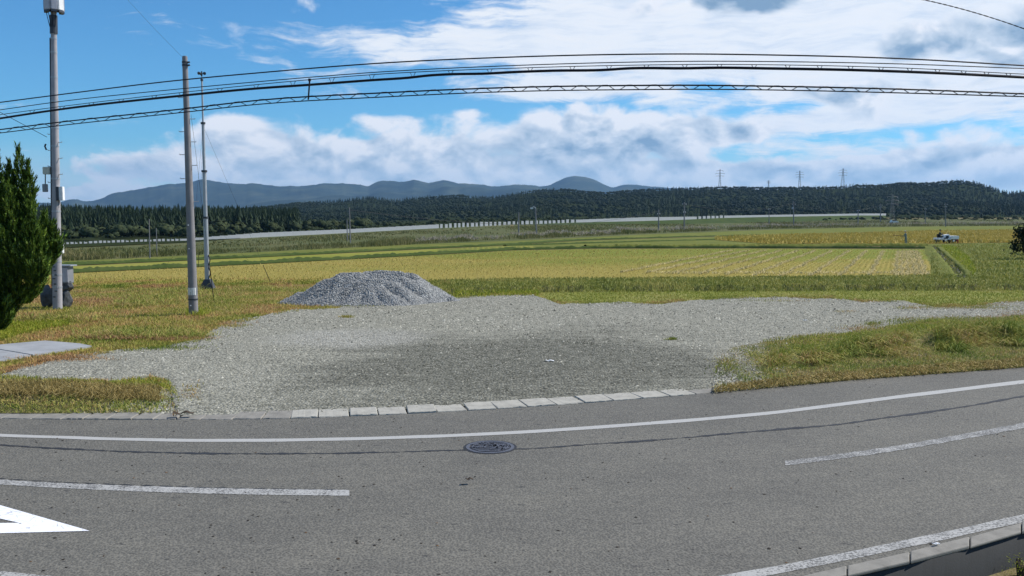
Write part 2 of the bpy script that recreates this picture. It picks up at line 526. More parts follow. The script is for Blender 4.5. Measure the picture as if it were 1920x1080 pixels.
leafy('grass_green', [(0, (0.12, 0.145, 0.028)), (0.4, (0.225, 0.24, 0.050)), (0.75, (0.35, 0.315, 0.085)), (1, (0.46, 0.37, 0.14))], 0.6, 0.25, 0.6, 0.35)
leafy('grass_bright', [(0, (0.12, 0.18, 0.014)), (0.45, (0.26, 0.31, 0.026)), (0.8, (0.40, 0.40, 0.055)), (1, (0.52, 0.46, 0.10))], 0.6, 0.3)
leafy('grass_pale', [(0, (0.16, 0.21, 0.028)), (0.45, (0.29, 0.31, 0.055)), (0.8, (0.42, 0.36, 0.11)), (1, (0.46, 0.33, 0.16))], 0.7, 0.25, 0.65, 0.25)
leafy('withered', [(0, (0.20, 0.11, 0.05)), (0.5, (0.38, 0.22, 0.10)), (1, (0.55, 0.38, 0.20))], 0.8, 0.2)
leafy('grass_dry', [(0, (0.120, 0.102, 0.038)), (0.35, (0.272, 0.212, 0.075)), (0.7, (0.432, 0.332, 0.128)), (1, (0.640, 0.527, 0.255))], 0.75, 0.2, 0.3, 0.7)
leafy('grass_lawn', [(0, (0.11, 0.18, 0.022)), (0.35, (0.22, 0.245, 0.040)), (0.55, (0.36, 0.31, 0.075)), (0.7, (0.43, 0.25, 0.105)), (0.85, (0.36, 0.20, 0.10)), (1, (0.62, 0.47, 0.20))], 0.7, 0.2, 0.75, 0.42)
leafy('grass_verge', [(0, (0.08, 0.135, 0.020)), (0.3, (0.18, 0.235, 0.040)), (0.55, (0.34, 0.33, 0.080)), (0.75, (0.42, 0.29, 0.12)), (0.9, (0.50, 0.39, 0.19)), (1, (0.68, 0.61, 0.36))], 0.7, 0.2, 0.6, 0.8)
leafy('stubble_blade', [(0, (0.26, 0.20, 0.05)), (0.4, (0.42, 0.32, 0.09)), (1, (0.62, 0.47, 0.19))], 0.8, 0.25, 0.4, 0.15)
leafy('rice_ear', [(0, (0.22, 0.19, 0.035)), (0.4, (0.38, 0.31, 0.07)), (1, (0.54, 0.43, 0.14))], 0.8, 0.2, 0.5, 0.05)
leafy('straw', [(0, (0.42, 0.34, 0.13)), (1, (0.64, 0.53, 0.26))], 0.8, 0.15)
leafy('weeds', [(0, (0.052, 0.065, 0.022)), (0.4, (0.117, 0.130, 0.041)), (0.8, (0.215, 0.189, 0.084)), (1, (0.312, 0.260, 0.144))], 0.8, 0.2, 0.6, 0.12)
leafy('plume', [(0, (0.22, 0.18, 0.13)), (1, (0.42, 0.38, 0.31))], 0.9, 0.3)
leafy('juniper', [(0, (0.022, 0.050, 0.010)), (0.45, (0.065, 0.125, 0.018)), (0.8, (0.120, 0.200, 0.028)), (1, (0.18, 0.25, 0.042))], 0.65, 0.2)
leafy('cedar', [(0, (0.014, 0.026, 0.014)), (0.5, (0.024, 0.042, 0.019)), (1, (0.040, 0.060, 0.025))], 0.8, 0.1, 0.3, 0.03)
leafy('broadleaf', [(0, (0.016, 0.028, 0.012)), (0.5, (0.030, 0.045, 0.017)), (1, (0.060, 0.072, 0.026))], 0.8, 0.1, 0.4, 0.02)
leafy('far_forest', [(0, (0.012, 0.022, 0.014)), (0.5, (0.022, 0.036, 0.018)), (1, (0.050, 0.060, 0.026))], 0.9, 0.0, 0.72, 0.007)
leafy('dark_bush', [(0, (0.010, 0.016, 0.010)), (0.6, (0.022, 0.034, 0.017)), (1, (0.045, 0.058, 0.028))], 0.7, 0.1)
def m_mountain(g, b):
    p = wpos(g)
    n = g.noise(g.mapping(p, (1, 1, 1.6)), 0.0035, 7, 0.66, 0.5)
    g.put(b.inputs['Base Color'], g.ramp(n, [(0.3, (0.016, 0.028, 0.030)), (0.5, (0.034, 0.050, 0.042)), (0.7, (0.080, 0.092, 0.062))]))
    b.inputs['Roughness'].default_value = 1.0
    b.inputs['Specular IOR Level'].default_value = 0.0
material('mountain_wood', m_mountain)
def m_hill(g, b):
    p = wpos(g)
    n = g.noise(p, 0.05, 6, 0.65)
    g.put(b.inputs['Base Color'], g.ramp(n, [(0.3, (0.018, 0.028, 0.015)), (0.7, (0.040, 0.050, 0.022))]))
    b.inputs['Roughness'].default_value = 1.0
    b.inputs['Specular IOR Level'].default_value = 0.0
material('hill_floor', m_hill)

# ------------------------------------------------------------------ mesh helpers
def setprops(o, label=None, cat=None, group=None, kind=None):
    if label: o['label'] = label
    if cat: o['category'] = cat
    if group: o['group'] = group
    if kind: o['kind'] = kind
    return o

def link(name, me, mat=None, parent=None):
    o = bpy.data.objects.new(name, me)
    if mat and me is not None and not me.materials:
        me.materials.append(MATS[mat])
    COL.objects.link(o)
    if parent is not None:
        o.parent = parent
    return o

def mesh_np(name, verts, tris=None, quads=None, mat=None, parent=None, smooth=False):
    verts = np.ascontiguousarray(verts, np.float32)
    me = bpy.data.meshes.new(name)
    me.vertices.add(len(verts))
    me.vertices.foreach_set('co', verts.ravel())
    idx, starts, n = [], [], 0
    if tris is not None and len(tris):
        tris = np.asarray(tris, np.int32)
        idx.append(tris.ravel())
        starts.append(np.arange(len(tris)) * 3)
        n = len(tris) * 3
    if quads is not None and len(quads):
        quads = np.asarray(quads, np.int32)
        idx.append(quads.ravel())
        starts.append(n + np.arange(len(quads)) * 4)
    idx = np.concatenate(idx)
    starts = np.concatenate(starts).astype(np.int32)
    me.loops.add(len(idx))
    me.loops.foreach_set('vertex_index', idx.astype(np.int32))
    me.polygons.add(len(starts))
    me.polygons.foreach_set('loop_start', starts)
    if smooth:
        me.polygons.foreach_set('use_smooth', np.ones(len(starts), bool))
    me.update(calc_edges=True)
    return link(name, me, mat, parent)

class MB:
    """collects shapes for ONE mesh"""
    def __init__(s):
        s.v, s.f = [], []
    def poly(s, vs, fs):
        k = len(s.v)
        s.v += [tuple(v) for v in vs]
        s.f += [tuple(i + k for i in f) for f in fs]
        return s
    def box(s, c, d, rz=0.0, bev=0.0, tilt=None):
        x, y, z = (a / 2 for a in d)
        if bev > 0:
            bm = bmesh.new()
            bmesh.ops.create_cube(bm, size=1, matrix=Matrix.Diagonal((*d, 1)))
            bmesh.ops.bevel(bm, geom=bm.edges[:], offset=bev, segments=2, affect='EDGES')
            vs = [v.co.copy() for v in bm.verts]
            for i, v in enumerate(bm.verts): v.index = i
            fs = [[v.index for v in f.verts] for f in bm.faces]
            bm.free()
        else:
            vs = [Vector(p) for p in ((-x, -y, -z), (x, -y, -z), (x, y, -z), (-x, y, -z), (-x, -y, z), (x, -y, z), (x, y, z), (-x, y, z))]
            fs = [(3, 2, 1, 0), (4, 5, 6, 7), (0, 1, 5, 4), (1, 2, 6, 5), (2, 3, 7, 6), (3, 0, 4, 7)]
        M = Matrix.Rotation(rz, 3, 'Z')
        if tilt: M = M @ Matrix.Rotation(tilt[1], 3, tilt[0])
        c = Vector(c)
        return s.poly([c + M @ v for v in vs], fs)
    def tube(s, pts, r, n=8, cap=True):
        pts = [Vector(p) for p in pts]
        rs = r if isinstance(r, (list, tuple)) else [r] * len(pts)
        k = len(s.v)
        ref = None
        for i, p in enumerate(pts):
            d = (pts[min(i + 1, len(pts) - 1)] - pts[max(i - 1, 0)])
            d.normalize()
            if ref is None:
                ref = Vector((1, 0, 0)) if abs(d.x) < 0.9 else Vector((0, 0, 1))
            a = (ref - d * ref.dot(d)).normalized()
            ref = a
            b = d.cross(a)
            for j in range(n):
                t = 2 * math.pi * j / n
                s.v.append(tuple(p + (a * math.cos(t) + b * math.sin(t)) * rs[i]))
        for i in range(len(pts) - 1):
            for j in range(n):
                s.f.append((k + i * n + j, k + i * n + (j + 1) % n, k + (i + 1) * n + (j + 1) % n, k + (i + 1) * n + j))
        if cap:
            s.f.append(tuple(k + j for j in reversed(range(n))))
            s.f.append(tuple(k + (len(pts) - 1) * n + j for j in range(n)))
        return s
    def build(s, name, mat, parent=None, smooth=False):
        me = bpy.data.meshes.new(name)
        me.from_pydata(s.v, [], s.f)
        if smooth:
            me.polygons.foreach_set('use_smooth', np.ones(len(me.polygons), bool))
            try:
                me.set_sharp_from_angle(angle=R(40))
            except Exception:
                pass
        me.update()
        return link(name, me, mat, parent)

def empty(name, loc, label=None, cat=None, group=None, kind=None, rz=0.0):
    o = bpy.data.objects.new(name, None)
    o.empty_display_size = 0.2
    o.location = loc
    o.rotation_euler = (0, 0, rz)
    COL.objects.link(o)
    return setprops(o, label, cat, group, kind)

# ------------------------------------------------------------------ terrain
def sst(a, b, x):
    t = np.clip((np.asarray(x, float) - a) / (b - a), 0, 1)
    return t * t * (3 - 2 * t)

PX = [-3000, -330, -104, -71, 0, 60, 150, 300, 800, 3000]
PZ = [-7.4, -6.6, -4.45, -3.05, -0.5, -1.0, -0.8, 0.8, 2.2, 2.4]
def gz(X, Y):
    return np.interp(X, PX, PZ) * sst(42, 238, Y)

def hit(x, y, dz=0.0):
    """point of the terrain seen through pixel (x, y); arrays allowed"""
    dx, dy, d = ray(x, y)
    d = np.minimum(d, -1e-4)
    z = np.zeros_like(d * 1.0)
    for _ in range(25):
        t = (z - H) / d
        z = 0.5 * z + 0.5 * gz(dx * t, dy * t)
    t = (z - H) / d
    return np.stack([dx * t, dy * t, z + dz], -1)

def at(x, y, Y):
    """point on the ray of pixel (x, y) at depth Y"""
    dx, dy, d = ray(x, y)
    t = Y / dy
    return Vector((float(dx * t), float(Y), float(H + d * t)))

def curve(pts):
    xs = [p[0] for p in pts]
    ys = [p[1] for p in pts]
    return lambda x: np.interp(x, xs, ys)

def scurve(pts):
    """smooth interpolation through points (Catmull-Rom like)"""
    xs = np.array([p[0] for p in pts], float)
    ys = np.array([p[1] for p in pts], float)
    m = np.gradient(ys, xs)
    def f(x):
        x = np.clip(np.asarray(x, float), xs[0], xs[-1])
        i = np.clip(np.searchsorted(xs, x) - 1, 0, len(xs) - 2)
        h = xs[i + 1] - xs[i]
        t = (x - xs[i]) / h
        return ((2 * t**3 - 3 * t**2 + 1) * ys[i] + (t**3 - 2 * t**2 + t) * h * m[i]
                + (-2 * t**3 + 3 * t**2) * ys[i + 1] + (t**3 - t**2) * h * m[i + 1])
    return f

def wig(x, amp, seed):
    """irregular edge offset in pixels"""
    r = np.random.default_rng(seed)
    o = np.zeros_like(np.asarray(x, float))
    for k in (0.013, 0.031, 0.067, 0.14, 0.29):
        o = o + np.sin(x * k * 2 + r.uniform(0, 6.28)) * (0.02 / k) ** 0.5
    return o * amp

class Region:
    """piece of ground between a lower and an upper outline, draped on the terrain"""
    def __init__(s, x0, x1, lo, up, dz=0.0, h=None, wl=0.0, wu=0.0, seed=1):
        s.x0, s.x1, s.dz, s.h = x0, x1, dz, h
        s.lo = lambda x: lo(x) + (wig(x, wl, seed) if wl else 0)
        s.up = lambda x: up(x) + (wig(x, wu, seed + 9) if wu else 0)
    def pt(s, x, v):
        x = np.asarray(x, float)
        lo, up = s.lo(x), s.up(x)
        up = np.minimum(up, lo - 0.02)
        y = lo + (up - lo) * v
        p = hit(x, y, s.dz)
        if s.h is not None:
            p[..., 2] += s.h(x, v, p)
        return p
    def mesh(s, name, mat, nx=160, ny=10, parent=None, kind='structure', smooth=True):
        X, V = np.meshgrid(np.linspace(s.x0, s.x1, nx + 1), np.linspace(0, 1, ny + 1))
        p = s.pt(X.ravel(), V.ravel())
        i = np.arange(nx * ny)
        a = (i // nx) * (nx + 1) + i % nx
        q = np.stack([a, a + 1, a + nx + 2, a + nx + 1], -1)
        o = mesh_np(name, p, quads=q, mat=mat, parent=parent, smooth=smooth)
        at_ = o.data.attributes.new('across', 'FLOAT', 'POINT')
        at_.data.foreach_set('value', V.ravel().astype(np.float32))
        if kind and parent is None:
            o['kind'] = kind
        return o
    def scatter(s, n, power=1.5, keep=None):
        """n random points, denser per picture area where the ground is farther (power 3 = even on the ground)"""
        out = []
        m = 0
        while m < n:
            x = RNG.uniform(s.x0, s.x1, n * 2)
            v = RNG.uniform(0, 1, n * 2)
            hgt = s.lo(x) - np.minimum(s.up(x), s.lo(x) - 0.02)
            p = s.pt(x, v)
            w = np.clip(p[:, 1], 1, None) ** power * np.maximum(hgt, 0)
            w = w / w.max()
            k = RNG.uniform(0, 1, n * 2) < w
            if keep is not None:
                k &= keep(p, x, v)
            out.append(p[k])
            m += k.sum()
        return np.concatenate(out)[:n]

def blades(name, p, hgt, wid, mat, lean=0.35, dirn=None, kind='stuff', parent=None, label=None, cat=None, bend=0.5):
    """grass: each blade a bent strip of three triangles"""
    n = len(p)
    h = 0.85 * hgt * RNG.uniform(0.55, 1.3, n)
    w = 0.85 * wid * RNG.uniform(0.6, 1.3, n)
    a = RNG.uniform(0, 2 * np.pi, n) if dirn is None else dirn + RNG.normal(0, 0.7, n)
    l = np.abs(RNG.normal(0, lean, n)) + 0.05
    d = np.stack([np.cos(a), np.sin(a), np.zeros(n)], -1)
    s = np.stack([-np.sin(a), np.cos(a), np.zeros(n)], -1)
    # turn the flat of the blade at random
    s2 = s * np.cos(1.0) + d * np.sin(RNG.uniform(-1, 1, n))[:, None]
    up = np.array([0, 0, 1.0])
    b0 = p - s2 * w[:, None] / 2
    b1 = p + s2 * w[:, None] / 2
    mid = p + up * (h * 0.6)[:, None] + d * (l * h * bend)[:, None]
    m0 = mid - s2 * w[:, None] * 0.4
    m1 = mid + s2 * w[:, None] * 0.4
    tip = p + up * (h * np.clip(1.05 - l * 0.45, 0.3, 1))[:, None] + d * (l * h * 1.25)[:, None]
    V = np.stack([b0, b1, m0, m1, tip], 1).reshape(-1, 3)
    k = np.arange(n) * 5
    T = np.concatenate([np.stack([k, k + 1, k + 3], -1), np.stack([k, k + 3, k + 2], -1), np.stack([k + 2, k + 3, k + 4], -1)])
    o = mesh_np(name, V, tris=T, mat=mat, parent=parent)
    if parent is None:
        setprops(o, label, cat, kind=kind)
    else:
        o['kind'] = kind
    return o

def stamp(protos, p, scale, rot=None, sz=None):
    """copy small prototype meshes (verts, tris) to many points -> verts, tris"""
    V, T = [], []
    off = 0
    which = RNG.integers(0, len(protos), len(p))
    rot = RNG.uniform(0, 6.283, len(p)) if rot is None else rot
    sz = np.ones(len(p)) if sz is None else sz
    for i, (pv, pt) in enumerate(protos):
        k = np.where(which == i)[0]
        if not len(k):
            continue
        c, s = np.cos(rot[k])[:, None], np.sin(rot[k])[:, None]
        x = (pv[None, :, 0] * c - pv[None, :, 1] * s) * scale[k][:, None]
        y = (pv[None, :, 0] * s + pv[None, :, 1] * c) * scale[k][:, None]
        z = pv[None, :, 2] * scale[k][:, None] * sz[k][:, None]
        v = np.stack([x, y, z], -1) + p[k][:, None, :]
        t = pt[None] + (np.arange(len(k)) * len(pv))[:, None, None] + off
        V.append(v.reshape(-1, 3))
        T.append(t.reshape(-1, 3))
        off += len(k) * len(pv)
    return np.concatenate(V), np.concatenate(T)

def stone_proto(seed):
    r = np.random.default_rng(seed)
    v = np.array([[1, 0, 0], [0.3, 0.9, 0], [-0.8, 0.5, 0], [-0.7, -0.7, 0], [0.4, -0.9, 0], [0.1, 0.1, 0.75]], float)
    v += r.uniform(-0.25, 0.25, v.shape)
    v[:5, 2] = r.uniform(-0.25, 0.15, 5)
    t = [[i, (i + 1) % 5, 5] for i in range(5)]
    return v * 0.5, np.array(t)
STONES = [stone_proto(i) for i in range(8)]

# ================================================================== GROUND
def build_ground():
    t = np.linspace(-1, 1, 161)
    xs = np.sinh(t * 6.2) / math.sinh(6.2) * 14000
    u = np.linspace(0, 1, 150)
    ys = -60 + 60 * np.minimum(u / 0.2, 1) + (np.exp(np.maximum(u - 0.2, 0) / 0.8 * 6.6) - 1) / (math.exp(6.6) - 1) * 14000
    X, Y = np.meshgrid(xs, ys)
    Z = gz(X, Y) - 0.04 - 0.30 * (1 - sst(12.0, 13.7, Y - 0.305 * np.clip(X, -11.5, 11.5)))
    P = np.stack([X.ravel(), Y.ravel(), Z.ravel()], -1)
    nx, ny = len(xs) - 1, len(ys) - 1
    i = np.arange(nx * ny)
    a = (i // nx) * (nx + 1) + i % nx
    o = mesh_np('ground', P, quads=np.stack([a, a + 1, a + nx + 2, a + nx + 1], -1), mat='earth_grass', smooth=True)
    o['kind'] = 'structure'
build_ground()

# --- road
FAR_EDGE = scurve([(-700, 742), (-300, 772), (0, 785), (200, 787), (340, 787), (540, 785), (700, 779), (880, 770), (1040, 760), (1200, 748),
                   (1310, 739), (1440, 727), (1600, 712), (1760, 700), (1920, 688), (2200, 666), (2700, 628)])
NEAR_EDGE = scurve([(-700, 1030), (-300, 1096), (0, 1120), (500, 1152), (960, 1160), (1300, 1126), (1500, 1090), (1615, 1067), (1760, 1030), (1920, 986), (2300, 890), (2700, 800)])
road = Region(-700, 2700, NEAR_EDGE, FAR_EDGE, 0.0).mesh('road', 'asphalt', 170, 14)

def stripe(name, pts, width_px, mat, dz=0.004, n=120, x0=None, x1=None, seed=3, wob=0.0):
    c = scurve(pts)
    x0 = pts[0][0] if x0 is None else x0
    x1 = pts[-1][0] if x1 is None else x1
    wp = width_px if callable(width_px) else (lambda x: width_px)
    r = Region(x0, x1, lambda x: c(x) + wp(x) / 2 + (wig(x * 7, wob, seed) if wob else 0), lambda x: c(x) - wp(x) / 2 + (wig(x * 7, wob, seed + 5) if wob else 0), dz)
    return r.mesh(name, mat, n, 1, parent=road, kind=None)

EDGE_LINE = [(-700, 766), (-300, 801), (0, 816.5), (120, 820.5), (240, 824), (360, 826), (480, 826), (720, 821.5), (960, 811.5), (1200, 795.5), (1440, 775), (1680, 745), (1920, 716), (2200, 682), (2700, 628)]
o = stripe('edge_line', EDGE_LINE, curve([(-700, 4.6), (0, 5.2), (600, 5.6), (1400, 5.8), (1920, 6.4), (2700, 6)]), 'road_paint', wob=0.12)
o['label'] = 'solid white line along the far side of the road'
o = stripe('centre_dash', [(-300, 872), (0, 904), (240, 916), (480, 922.5), (655, 924.5)], curve([(-300, 8), (0, 9), (300, 10.5), (655, 11)]), 'worn_road_paint', wob=0.2)
o['label'] = 'worn white centre dash beside the arrow mark'
o = stripe('centre_dash', [(1472, 869), (1560, 858), (1680, 841), (1800, 820), (1920, 798), (2300, 722)], curve([(1470, 9), (1920, 10), (2300, 9)]), 'thin_road_paint', wob=0.3)
o['label'] = 'faded white centre dash at the right of the road'
o = stripe('edge_line', [(-700, 985), (-300, 1048), (0, 1078), (500, 1118), (960, 1128), (1300, 1096), (1440, 1072), (1680, 1024), (1920, 972), (2300, 882), (2700, 780)], curve([(-700, 10), (0, 13), (900, 17), (1440, 15.5), (1920, 14), (2700, 11)]), 'worn_road_paint', wob=0.25)
o['label'] = 'worn white line along the near kerb'
SEAM = [(-700, 778), (-300, 817), (0, 835), (120, 841.5), (240, 847), (360, 850), (480, 851), (640, 850), (760, 847), (860, 844.5), (980, 842), (1100, 834), (1200, 827.5), (1440, 807), (1560, 797), (1680, 781), (1800, 764), (1920, 743), (2300, 690), (2700, 640)]
stripe('asphalt_seam', SEAM, curve([(-700, 1.5), (0, 2.2), (500, 2.4), (640, 1.8), (1200, 2.1), (1400, 2.6), (1920, 3.0), (2700, 2)]), 'tar', 0.003, 260, wob=0.5, seed=21)
stripe('asphalt_seam', [(-300, 865), (0, 897.5), (240, 909.5), (480, 916.5), (640, 918)], 0.9, 'tar', 0.003, 90, wob=0.5, seed=35)

def flat_poly(name, pts, mat, dz, parent=None, label=None):
    p = [tuple(hit(x, y, dz)) for x, y in pts]
    p = [tuple(float(c) for c in q) for q in p]
    me = bpy.data.meshes.new(name)
    me.from_pydata(p, [], [tuple(range(len(p)))])
    me.update()
    o = link(name, me, mat, parent)
    if label: o['label'] = label
    return o
flat_poly('arrow_mark', [(-90, 922), (168, 996), (-90, 1003), (-90, 982.5), (36, 981), (-90, 953)], 'fresh_paint', 0.005, road, 'bright white arrow point at the lower left')

def road_specks():
    n = 300
    x = np.where(RNG.random(n) < 0.6, RNG.uniform(-50, 900, n), RNG.uniform(900, 1950, n))
    y = FAR_EDGE(x) + 4 + (1085 - FAR_EDGE(x)) * RNG.random(n) ** 1.3
    p = hit(x, y, 0.004)
    ok = y < NEAR_EDGE(x) - 6
    V, T = stamp(STONES, p[ok], RNG.uniform(0.014, 0.042, ok.sum()), sz=np.full(ok.sum(), 0.35))
    o = mesh_np('road_debris', V, tris=T, mat='debris')
    o['kind'] = 'stuff'
    o['label'] = 'tiny dark bits of leaf and grit scattered on the asphalt'
road_specks()

# --- kerb along the far side: separate blocks
KB_BACK = scurve([(-300, 762), (0, 775), (200, 775.5), (340, 775.5), (540, 771), (660, 767.5), (880, 757), (1040, 747), (1150, 740), (1300, 728), (1380, 722), (1440, 717), (1600, 703)])
kerb = empty('kerb', hit(700, 775).tolist(), kind='structure')
kerb_inv = Matrix.Translation(-kerb.location)
JOINTS = [-104, -52, 2, 58, 114, 155, 200, 246, 287, 330, 375, 435, 490, 544, 596, 655, 709, 764, 820, 877, 932, 989, 1044, 1096, 1150, 1205, 1256, 1305, 1355, 1408, 1462]
def kerb_block(xa, xb, i):
    r = random.Random(i * 3 + 1)
    ga = 0.9
    xa, xb = xa + ga, xb - ga
    sink = r.uniform(-0.012, 0.012) + (-0.015 if 246 <= xa < 540 or xb < 120 else 0) + (-0.012 if xa > 1300 else 0)
    yaw = r.uniform(-0.35, 0.35)
    lean = 4.5 * (xa - 700) / 700 if xa > 700 else 4.0 * (xa - 700) / 700
    f0, f1 = hit(xa, FAR_EDGE(xa) - 0.5 + yaw), hit(xb, FAR_EDGE(xb) - 0.5 - yaw)
    b0, b1 = hit(xa - lean * 0.0, KB_BACK(xa) + yaw), hit(xb, KB_BACK(xb) - yaw)
    # block ends square to its front
    d = Vector(f1 - f0); d.z = 0; d.normalize()
    nrm = Vector((-d.y, d.x, 0))
    dep = min((Vector(b0 - f0)).dot(nrm), (Vector(b1 - f1)).dot(nrm))
    L = Vector(f1 - f0).length
    bm = bmesh.new()
    bmesh.ops.create_cube(bm, size=1)
    zf, zb = 0.018 + sink * .5, 0.026 + sink * .5
    for v in bm.verts:
        t = v.co.x + 0.5; w = v.co.y + 0.5
        p = Vector(f0) + d * (t * L) + nrm * (w * dep)
        top = zf + (zb - zf) * w if v.co.z > 0 else -0.12
        v.co = (p.x, p.y, top)
    bmesh.ops.subdivide_edges(bm, edges=[e for e in bm.edges if abs((e.verts[0].co - e.verts[1].co).normalized().dot(d)) > 0.9], cuts=3)
    bmesh.ops.bevel(bm, geom=bm.edges[:], offset=0.012, segments=1, affect='EDGES')
    for v in bm.verts:
        if v.co.z > 0:
            v.co += Vector((r.gauss(0, .002), r.gauss(0, .004), r.gauss(0, .0012)))
    bm.transform(kerb_inv)
    me = bpy.data.meshes.new('kerb_block')
    bm.to_mesh(me)
    bm.free()
    link('kerb_block', me, 'kerb_concrete_dirty' if (xa > 1300 or xa < 530) else 'kerb_concrete', kerb)
for i in range(len(JOINTS) - 1):
    kerb_block(JOINTS[i], JOINTS[i + 1], i)

# --- near kerb on its low retaining wall
WALL_TOP = scurve([(1000, 1190), (1300, 1150), (1500, 1107), (1615, 1079), (1760, 1046), (1920, 1001), (2300, 905), (2700, 812)])
near_kerb = empty('near_kerb', hit(1800, 1030).tolist(), kind='structure')
nk_inv = Matrix.Translation(-near_kerb.location)
def near_block(xa, xb, i):
    r = random.Random(i + 50)
    f0, f1 = Vector(hit(xa + 1, WALL_TOP(xa))), Vector(hit(xb - 1, WALL_TOP(xb)))
    b0, b1 = Vector(hit(xa + 1, WALL_TOP(xa) - 19)), Vector(hit(xb - 1, WALL_TOP(xb) - 18))
    z = 0.035 + r.uniform(-0.006, 0.006)
    mb = MB()
    vs = []
    for zz in (0.0, z):
        for p in (f0, f1, b1, b0):
            vs.append(Vector((p.x, p.y, zz)) - near_kerb.location)
    mb.poly(vs, [(3, 2, 1, 0), (4, 5, 6, 7), (0, 1, 5, 4), (1, 2, 6, 5), (2, 3, 7, 6), (3, 0, 4, 7)])
    o = mb.build('kerb_block', 'kerb_concrete_dirty', near_kerb)
    bv = o.modifiers.new('bevel', 'BEVEL'); bv.width = 0.012; bv.segments = 2
NJ = [1180, 1330, 1462, 1588, 1706, 1818, 1915, 2010, 2110, 2220]
for i in range(len(NJ) - 1):
    near_block(NJ[i], NJ[i + 1], i)
def build_wall():
    xs = np.linspace(1180, 2220, 40)
    f = hit(xs, WALL_TOP(xs) - 1.0)
    b = hit(xs, WALL_TOP(xs) - 12.0)
    n = len(xs)
    V = np.concatenate([np.c_[f[:, :2], np.full(n, -0.80)], np.c_[f[:, :2], np.full(n, 0.001)], np.c_[b[:, :2], np.full(n, 0.001)], np.c_[b[:, :2], np.full(n, -0.80)]])
    q = []
    for k in range(3):
        for i in range(n - 1):
            q.append((k * n + i, k * n + i + 1, (k + 1) * n + i + 1, (k + 1) * n + i))
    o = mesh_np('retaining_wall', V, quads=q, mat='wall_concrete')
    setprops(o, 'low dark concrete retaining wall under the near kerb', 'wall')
build_wall()

# --- manhole
def build_manhole():
    c = Vector(hit(919, 838.5))
    m = empty('manhole_cover', (c.x, c.y, 0), 'round dark iron manhole cover set in the asphalt', 'manhole cover')
    R0 = 0.345
    def ring(r0, r1, z0, z1, n=40):
        mb = MB()
        vs = []
        for r_, z_ in ((r1, z0), (r1, z1), (r0, z1), (r0, z0)):
            vs += [(r_ * math.cos(2 * math.pi * j / n), r_ * math.sin(2 * math.pi * j / n), z_) for j in range(n)]
        fs = [(k * n + j, k * n + (j + 1) % n, (k + 1) * n + (j + 1) % n, (k + 1) * n + j) for k in range(3) for j in range(n)]
        mb.poly(vs, fs)
        return mb
    ring(R0 * 0.86, R0, 0.0, 0.008).build('frame_ring', 'manhole_iron', m)
    ring(R0 * 0.02, R0 * 0.83, 0.0, 0.006).build('lid', 'rust_iron', m)
    pat = MB()
    r = random.Random(4)
    for k in range(46):
        a = r.uniform(0, 6.28); d = R0 * 0.76 * math.sqrt(r.random())
        pat.box((d * math.cos(a), d * math.sin(a), 0.008), (r.uniform(.05, .16), r.uniform(.02, .035), 0.010), r.uniform(0, 3.14))
    pat.build('raised_pattern', 'manhole_iron', m)['kind'] = 'stuff'
    ring(R0 * 0.70, R0 * 0.745, 0.0, 0.011).build('inner_ring', 'manhole_iron', m)
    ring(R0 * 1.0, R0 * 1.10, 0.0, 0.0035).build('tar_joint', 'tar', m)
build_manhole()

# --- concrete pad at the left
pad = empty('concrete_pad', hit(60, 660).tolist(), kind='structure')
def pad_slab(pts, dz):
    p = [Vector(hit(x, y)) for x, y in pts]
    n = len(p)
    vs = [Vector((q.x, q.y, dz)) - pad.location for q in p] + [Vector((q.x, q.y, -0.1)) - pad.location for q in p]
    MB().poly(vs, [tuple(range(n))] + [(i, i + n, (i + 1) % n + n, (i + 1) % n) for i in range(n)]).build('slab', 'slab_concrete', pad)
pad_slab([(-160, 654), (0, 648), (85, 640.5), (150, 646), (172, 650.5), (62, 667.0), (0, 656.6), (-160, 636)][:-1] + [(-160, 655)], 0.03)
pad_slab([(-160, 656.5), (0, 657.6), (58, 667.6), (0, 677.5), (-160, 700)], 0.026)

# --- gravel lot
LOT_UP = curve([(-300, 694), (0, 702), (40, 690), (120, 673), (200, 661), (300, 650), (380, 638), (396, 622), (420, 605), (470, 599), (540, 582), (700, 577), (850, 560), (930, 554),
                (1000, 553), (1050, 570), (1240, 570), (1300, 563), (1400, 559), (1560, 560), (1620, 568), (1700, 566), (1760, 576), (1850, 573), (1920, 566), (2300, 556)])
LOT_LO = curve([(-300, 708), (0, 712), (100, 718), (200, 722), (280, 713), (310, 720), (318, 735), (322, 750), (326, 780), (540, 776), (660, 772.5), (880, 762), (1040, 752), (1150, 745), (1300, 733),
                (1338, 729), (1346, 690), (1370, 656), (1440, 645), (1540, 635), (1640, 625), (1740, 607), (1920, 600), (2300, 596)])
lot = Region(-300, 2300, LOT_LO, LOT_UP, 0.012, h=lambda x, v, p: 0.05 * np.minimum(v, 1 - v) + (0.015 * np.sin(p[..., 0] * 1.3) * np.sin(p[..., 1] * 1.1) + 0.022) * np.clip(v * 14, 0, 1), wl=0.0, wu=1.0)
lot.mesh('gravel_lot', 'gravel', 400, 24)
